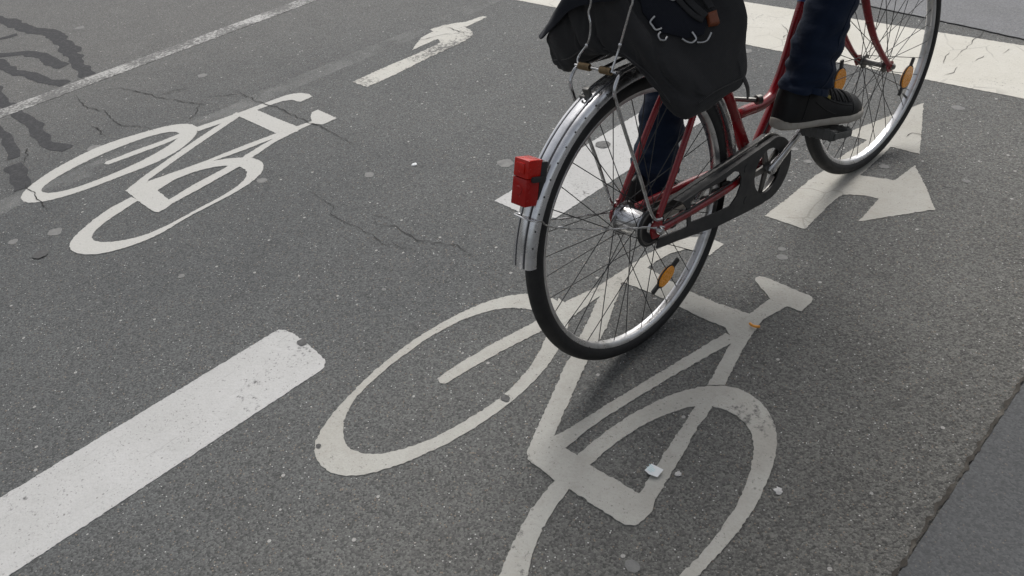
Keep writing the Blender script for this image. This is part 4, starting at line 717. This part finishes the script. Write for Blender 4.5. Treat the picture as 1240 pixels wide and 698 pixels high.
# ------------------------------------------------------------------ rider
PO = V((0,.33,.10))
rider = thing('person', 'cyclist in dark jeans and black sneakers with white soles, riding the red bicycle', 'person', RY @ PO, (0,LEAN,0))
def shoe(heel, toe, s, lean_in=0.0):
    heel, toe = V(heel), V(toe); ax = (toe-heel); L = ax.length; ax.normalize()
    up = V((0,0,1)); up = (up-ax*up.dot(ax)).normalized(); sd = ax.cross(up)
    if sd.x*s < 0: pass
    def sec(t): return heel+ax*(L*t)
    W = [(-.004,.004),(.003,.015),(.02,.026),(.05,.033),(.12,.037),(.28,.037),(.45,.0385),(.62,.046),(.74,.049),(.86,.044),(.94,.034),(.985,.020),(1.0,.010)]
    bm = bmesh.new(); rr = []
    for t, w in W: rr.append(ring(sec(t)+up*.0155+up*(.012*max(0,t-.75)*2), sd, up, w, .0145 if .01<t<.99 else .012, 26, 3.4))
    loft(bm, rr)
    so = ('sole', bm)
    H = [(.006,.010,.055,2.4),(.018,.023,.090,2.4),(.05,.032,.118,2.4),(.13,.0375,.124,2.4),(.24,.0385,.122,2.4),(.34,.0375,.110,2.4),(.42,.038,.088,2.4),(.52,.0395,.070,2.4),(.62,.043,.056,2.4),(.72,.0455,.050,2.3),(.82,.042,.045,2.2),(.90,.035,.037,2.1),(.96,.023,.026,2.0),(.992,.008,.012,2.0)]
    bm = bmesh.new(); rr = []
    for t, w, h, p in H:
        c = sec(t); n = 30; r_ = []
        for k in range(n):
            a = 2*pi*k/n; cx = cos(a); sz = sin(a)
            x = abs(cx)**(2/p)*(1 if cx>=0 else -1)*w*(1-.34*max(0,sz)**2); z = .026+(h*max(0,sz)**.9 if sz > 0 else .012*sz)
            r_.append(c+sd*x+up*z)
        rr.append(r_)
    loft(bm, rr)
    sh = finish('shoe', bm, M['leather'], rider, PO, 50)
    finish('sole', so[1], M['sole'], sh, PO, 50)
    bm = bmesh.new()
    def top(t, a):                                             # point on the upper, a = angle from straight up
        for (t0,w0,h0,p0),(t1,w1,h1,p1) in zip(H, H[1:]):
            if t0 <= t <= t1:
                u = (t-t0)/(t1-t0); w, h, p = w0+(w1-w0)*u, h0+(h1-h0)*u, p0+(p1-p0)*u; break
        cx, sz = sin(a), cos(a)
        return sec(t)+sd*(abs(cx)**(2/p)*(1 if cx>=0 else -1)*w*(1-.34*max(0,sz)**2))+up*(.026+h*max(0,sz)**.9)
    for t in (.42,.49,.56,.63,.70):
        for k_ in (0, 1):
            tube(bm, [top(t+.012+.03*k_*x, 1.0*x)+up*.0022 for x in [-1+.2*q for q in range(11)]], .0029-.0003*k_, 8)
    for e in (-1,1): tube(bm, smooth_path([sec(.40)+up*.110, sec(.43)+sd*e*.020+up*.118, sec(.47)+sd*e*.034+up*.098, sec(.44)+sd*e*.016+up*.104, sec(.40)+up*.110], 5), .0024, 8)
    finish('lace', bm, M['lace'], sh, PO)
    bm = bmesh.new()                                           # raised seams: heel counter, eyelet rows, toe cap
    for e in (-1,1):
        tube(bm, [top(.38+.36*q/10, e*(1.02+.10*q/10)) for q in range(11)], .0016, 6)
        tube(bm, [top(.16+.10*math.sin(q/10*1.5), e*(1.56-1.3*q/10)) for q in range(11)], .0016, 6)
        tube(bm, [top(.30+.25*q/10, e*(1.25+.25*q/10)) for q in range(11)], .0016, 6)
    tube(bm, [top(.80-.05*abs(x), 1.5*x) for x in [-1+.1*q for q in range(21)]], .0016, 6)
    finish('seam', bm, M['leather'], sh, PO)
    for e in (-1,1):
        bm = bmesh.new(); box(bm, sec(.44)+sd*e*.0315+up*.078, (.003,.020,.008), Matrix((sd,(ax+up*-.5).normalized(),up)).transposed().to_4x4(), .001)
        finish('gold_mark', bm, M['gold'], sh, PO)
    return sh
shoe((.095,.420,.430), (.160,.700,.366), 1)
shoe((-.112,.092,.228), (-.140,.370,.196), -1)

HIP_R, HIP_L = V((.095,.21,1.02)), V((-.095,.21,1.02))
KN_R, AN_R = V((.150,.688,.880)), V((.126,.484,.508))
KN_L, AN_L = V((-.155,.425,.715)), V((-.122,.196,.302))
def leg_rings(hip, knee, hem, out):
    pts = smooth_path([hip, hip.lerp(knee,.5)+V((0,.0,.015)), knee, knee.lerp(hem,.35)-V((0,.010,0)), knee.lerp(hem,.7)-V((0,.008,0)), hem], 9)
    pts = smooth_path(pts, 2); N = len(pts); rr = []
    keys = [(0,.098,.098),(.2,.088,.092),(.36,.062,.068),(.42,.057,.063),(.5,.055,.060),(.62,.055,.062),(.78,.055,.064),(.92,.055,.063),(.97,.054,.062),(1.0,.053,.0605)]
    for i, q in enumerate(pts):
        t = i/(N-1)
        for (a,b,c),(d,e,f) in zip(keys, keys[1:]):
            if a <= t <= d: u = (t-a)/(d-a); w, dd = b+(e-b)*u, c+(f-c)*u; break
        tg = (pts[min(i+1,N-1)]-pts[max(i-1,0)]).normalized(); x = V((1,0,0)); x = (x-tg*x.dot(tg)).normalized(); y = tg.cross(x)
        rr.append(ring(q, x, y, w, dd, 72))
    return rr
bm = bmesh.new()
for hip, kn, an, s in ((HIP_R,KN_R,AN_R,1),(HIP_L,KN_L,AN_L,-1)):
    rr = leg_rings(hip, kn, an, s)
    inner = [[c+(p-c)*.90 for p in r] for r, c in ((r, sum(r, V())/len(r)) for r in reversed(rr[-4:]))]
    loft(bm, rr+inner)
rr = []
for z, a, b, y in ((.93,.10,.09,.20),(.96,.150,.115,.19),(1.02,.172,.125,.19),(1.08,.165,.115,.20),(1.14,.150,.100,.215)): rr.append(ring(V((0,y,z)), (1,0,0), (0,1,0), a, b, 32, 2.4))
loft(bm, rr)
bmesh.ops.recalc_face_normals(bm, faces=bm.faces); bm.normal_update()
for v in bm.verts:
    c = v.co; low = max(0, min(1, (.75-c.z)/.3)) if c.x > 0 else max(0, min(1, (.6-c.z)/.3))
    k = noise.noise(V((c.x*11, c.y*11, c.z*30+c.y*12)))*.011*(.55+low) + noise.noise(V((c.x*26+2, c.y*26, c.z*60)))*.0055*(.35+low)
    r1 = noise.noise(V((c.x*7+5, c.y*7, c.z*24-c.y*14))); k -= .007*max(0, 1-abs(r1)*6)*(.3+low)
    v.co += v.normal*k
jt = BVHTree.FromBMesh(bm)
jeans = finish('jeans', bm, M['denim'], rider, PO, 70)
for hip, kn, an, s in ((HIP_R,KN_R,AN_R,1),(HIP_L,KN_L,AN_L,-1)):   # outer side seam of each leg
    path = smooth_path([hip.lerp(kn,.5), kn, kn.lerp(an,.35)-V((0,.010,0)), kn.lerp(an,.7)-V((0,.008,0)), an+V((0,-.002,.006))], 14); out = []
    for q in path:
        h = jt.ray_cast(q+V((s*.2,-.01,0)), V((-s,0,0)))
        if h[0] is not None: out.append(h[0]+V((s*.0004,0,0)))
    bm = bmesh.new(); tube(bm, out, .0016, 6); finish('side_seam', bm, M['denim'], jeans, PO)
# body: one skinned surface grown over the joints (mostly under the clothes)
SH_R, SH_L = V((.19,.345,1.50)), V((-.19,.345,1.50))
gz = hs.z+.045
EL_R, EL_L = V((.315,.50,1.265)), V((-.315,.50,1.265)); WR_R, WR_L = V((.292,hs.y-.215,gz+.02)), V((-.292,hs.y-.215,gz+.02))
J = [(V((0,.20,1.03)),.13),(V((0,.235,1.20)),.115),(V((0,.30,1.42)),.125),(V((0,.345,1.545)),.055),(V((0,.375,1.62)),.055),(V((0,.395,1.70)),.088),(V((0,.390,1.785)),.080)]
Eg = [(0,1),(1,2),(2,3),(3,4),(4,5),(5,6)]
def add(parent, p, r): J.append((V(p), r)); Eg.append((parent, len(J)-1)); return len(J)-1
for s, hip, kn, an, sh_, el, wr in ((1,HIP_R,KN_R,AN_R,SH_R,EL_R,WR_R),(-1,HIP_L,KN_L,AN_L,SH_L,EL_L,WR_L)):
    a = add(0, hip, .075); a = add(a, hip.lerp(kn,.5), .062); a = add(a, kn, .046); a = add(a, kn.lerp(an,.4), .044); a = add(a, an+V((-s*.012,-.012,.02)), .026); a = add(a, an+V((-s*.016,-.014,-.030)), .014)
    a = add(2, sh_, .040); a = add(a, sh_.lerp(el,.5), .043); a = add(a, el, .036); a = add(a, el.lerp(wr,.5), .033); a = add(a, wr, .024)
    hnd = V((s*.289,hs.y-.140,gz+.008)); p_ = add(a, wr.lerp(hnd,.55), .024); p_ = add(p_, hnd, .022)
me = bpy.data.meshes.new('body'); me.from_pydata([tuple(p) for p, r in J], Eg, [])
body = bpy.data.objects.new('body', me); COL.objects.link(body)
sk = body.modifiers.new('skin', 'SKIN'); sd_ = body.modifiers.new('sub', 'SUBSURF'); sd_.levels = sd_.render_levels = 2
for i, (p, r) in enumerate(J): me.skin_vertices[0].data[i].radius = (r, r); me.skin_vertices[0].data[i].use_root = (i == 0)
dg = bpy.context.evaluated_depsgraph_get(); me2 = bpy.data.meshes.new_from_object(body.evaluated_get(dg)); bpy.data.objects.remove(body)
bm = bmesh.new(); bm.from_mesh(me2)
# fingers curled round the grips, thumb below
for s in (-1,1):
    for k in range(4):
        yy = hs.y-.165+.024*k; c = V((s*.283, yy, gz-.024)); R_ = .025
        L_ = (.9,1.0,.97,.82)[3-k]
        pts = [c+V((s*R_*cos(a), .004*a, R_*sin(a))) for a in [radians(95-(175*L_)*j/6) for j in range(7)]]
        pts = [V((s*.287,yy,gz+.006))]+pts
        tube(bm, smooth_path(pts, 2), [.0095-.0002*i for i in range(15)], 8)
    tube(bm, smooth_path([V((s*.280,hs.y-.165,gz+.004)), V((s*.258,hs.y-.130,gz-.006)), V((s*.254,hs.y-.105,gz-.028))], 3), [.0125,.012,.0115,.011,.0105,.0095,.0075], 8)
# face: brow, nose, mouth, ears on the head
hc = V((0,.395,1.715))
bmesh.ops.create_icosphere(bm, subdivisions=3, radius=1, matrix=Matrix.Translation(hc+V((0,.005,.02))) @ Matrix.Diagonal((.078,.098,.115,1)))
loft(bm, [ring(hc+V((0,.095,.035)), (1,0,0), (0,1,0), .006,.008,12), ring(hc+V((0,.108,.012)), (1,0,0), (0,1,0), .011,.012,12), ring(hc+V((0,.112,-.005)), (1,0,0), (0,1,0), .015,.012,12), ring(hc+V((0,.098,-.012)), (1,0,0), (0,1,0), .012,.010,12)])
for s in (-1,1):
    loft(bm, [ring(hc+V((s*.074,-.005,.012)), (0,1,0), (0,0,1), .016,.030,14), ring(hc+V((s*.084,-.012,.014)), (0,1,0), (0,0,1), .020,.034,14)])
loft(bm, [ring(hc+V((0,.088,-.045)), (1,0,0), (0,0,1), .024,.007,12), ring(hc+V((0,.099,-.045)), (1,0,0), (0,0,1), .018,.005,12)])
bo = finish('body', bm, M['skin'], rider, PO, 60)
for s in (-1,1):
    bm = bmesh.new(); bmesh.ops.create_icosphere(bm, subdivisions=2, radius=.011, matrix=Matrix.Translation(hc+V((s*.030,.086,.030)))); finish('eye', bm, M['hair'], bo, PO)
bm = bmesh.new(); bmesh.ops.create_icosphere(bm, subdivisions=4, radius=1, matrix=Matrix.Translation(hc+V((0,-.012,.040))) @ Matrix.Diagonal((.090,.106,.112,1)))
for v in list(bm.verts):
    if v.co.y > hc.y+.055 and v.co.z < hc.z+.085 or v.co.z < hc.z-.045: bm.verts.remove(v)
for v in bm.verts: v.co += (v.co-hc).normalized()*.008*noise.noise(v.co*45)
finish('hair', bm, M['hair'], rider, PO, 70)
bm = bmesh.new(); rr = []
for z, a, b, y in ((1.03,.178,.130,.195),(1.10,.172,.125,.205),(1.20,.165,.120,.235),(1.32,.185,.125,.270),(1.44,.195,.118,.305),(1.51,.165,.095,.335),(1.55,.085,.075,.350),(1.585,.072,.070,.362)): rr.append(ring(V((0,y,z)), (1,0,0), (0,1,-.1), a, b, 36, 2.3))
loft(bm, rr)
for s, sh_, el, wr in ((1,SH_R,EL_R,WR_R),(-1,SH_L,EL_L,WR_L)):
    pts = smooth_path([sh_+V((-s*.075,-.01,-.02)), sh_+V((-s*.01,0,.0)), sh_.lerp(el,.5), el, el.lerp(wr,.5), wr+V((0,.01,0))], 6)
    tube(bm, pts, [.074-.034*(i/30) for i in range(31)], 20)
bmesh.ops.recalc_face_normals(bm, faces=bm.faces); bm.normal_update()
for v in bm.verts: v.co += v.normal*.008*noise.noise(V((v.co.x*14,v.co.y*14,v.co.z*20)))
finish('jacket', bm, M['jacket'], rider, PO, 70)

# ------------------------------------------------------------------ light, sky, camera
SUN_AZ, SUN_EL = radians(-38), radians(50)                     # azimuth counted from +Y towards +X
sun = bpy.data.lights.new('sun', 'SUN'); sun.energy = 1.5; sun.angle = radians(38); sun.color = (1.0,.985,.96)
so_ = bpy.data.objects.new('sun', sun); COL.objects.link(so_)
d = V((sin(SUN_AZ)*cos(SUN_EL), cos(SUN_AZ)*cos(SUN_EL), sin(SUN_EL)))
so_.rotation_euler = (-d).to_track_quat('-Z','Y').to_euler(); so_.location = d*20
W = bpy.data.worlds.new('World'); SC.world = W; W.use_nodes = True; nt = W.node_tree
bg = nt.nodes['Background']; sky = nt.nodes.new('ShaderNodeTexSky'); sky.sky_type = 'NISHITA'; sky.sun_disc = False
sky.sun_elevation = SUN_EL; sky.sun_rotation = SUN_AZ; sky.dust_density = 5.0; sky.ozone_density = .3; sky.air_density = 1.0
hsv = nt.nodes.new('ShaderNodeHueSaturation'); hsv.inputs['Saturation'].default_value = .32
nt.links.new(sky.outputs[0], hsv.inputs['Color']); nt.links.new(hsv.outputs[0], bg.inputs['Color']); bg.inputs['Strength'].default_value = .10
cam = bpy.data.cameras.new('camera'); co = bpy.data.objects.new('camera', cam); COL.objects.link(co)
R_, U_, F_ = V(CAM['R']), V(CAM['U']), V(CAM['F'])
m = Matrix((R_, U_, -F_)).transposed().to_4x4(); m.translation = V(CAM['C']); co.matrix_world = m
cam.sensor_width = 36; cam.lens = CAM['f']/1240*36; cam.clip_start = .02; cam.clip_end = 500
SC.camera = co
SC.view_settings.view_transform = 'Standard'; SC.view_settings.look = 'None'; SC.view_settings.exposure = 0.40; SC.view_settings.gamma = 1.0; SC.view_settings.use_curve_mapping = False
SC.render.engine = 'CYCLES'
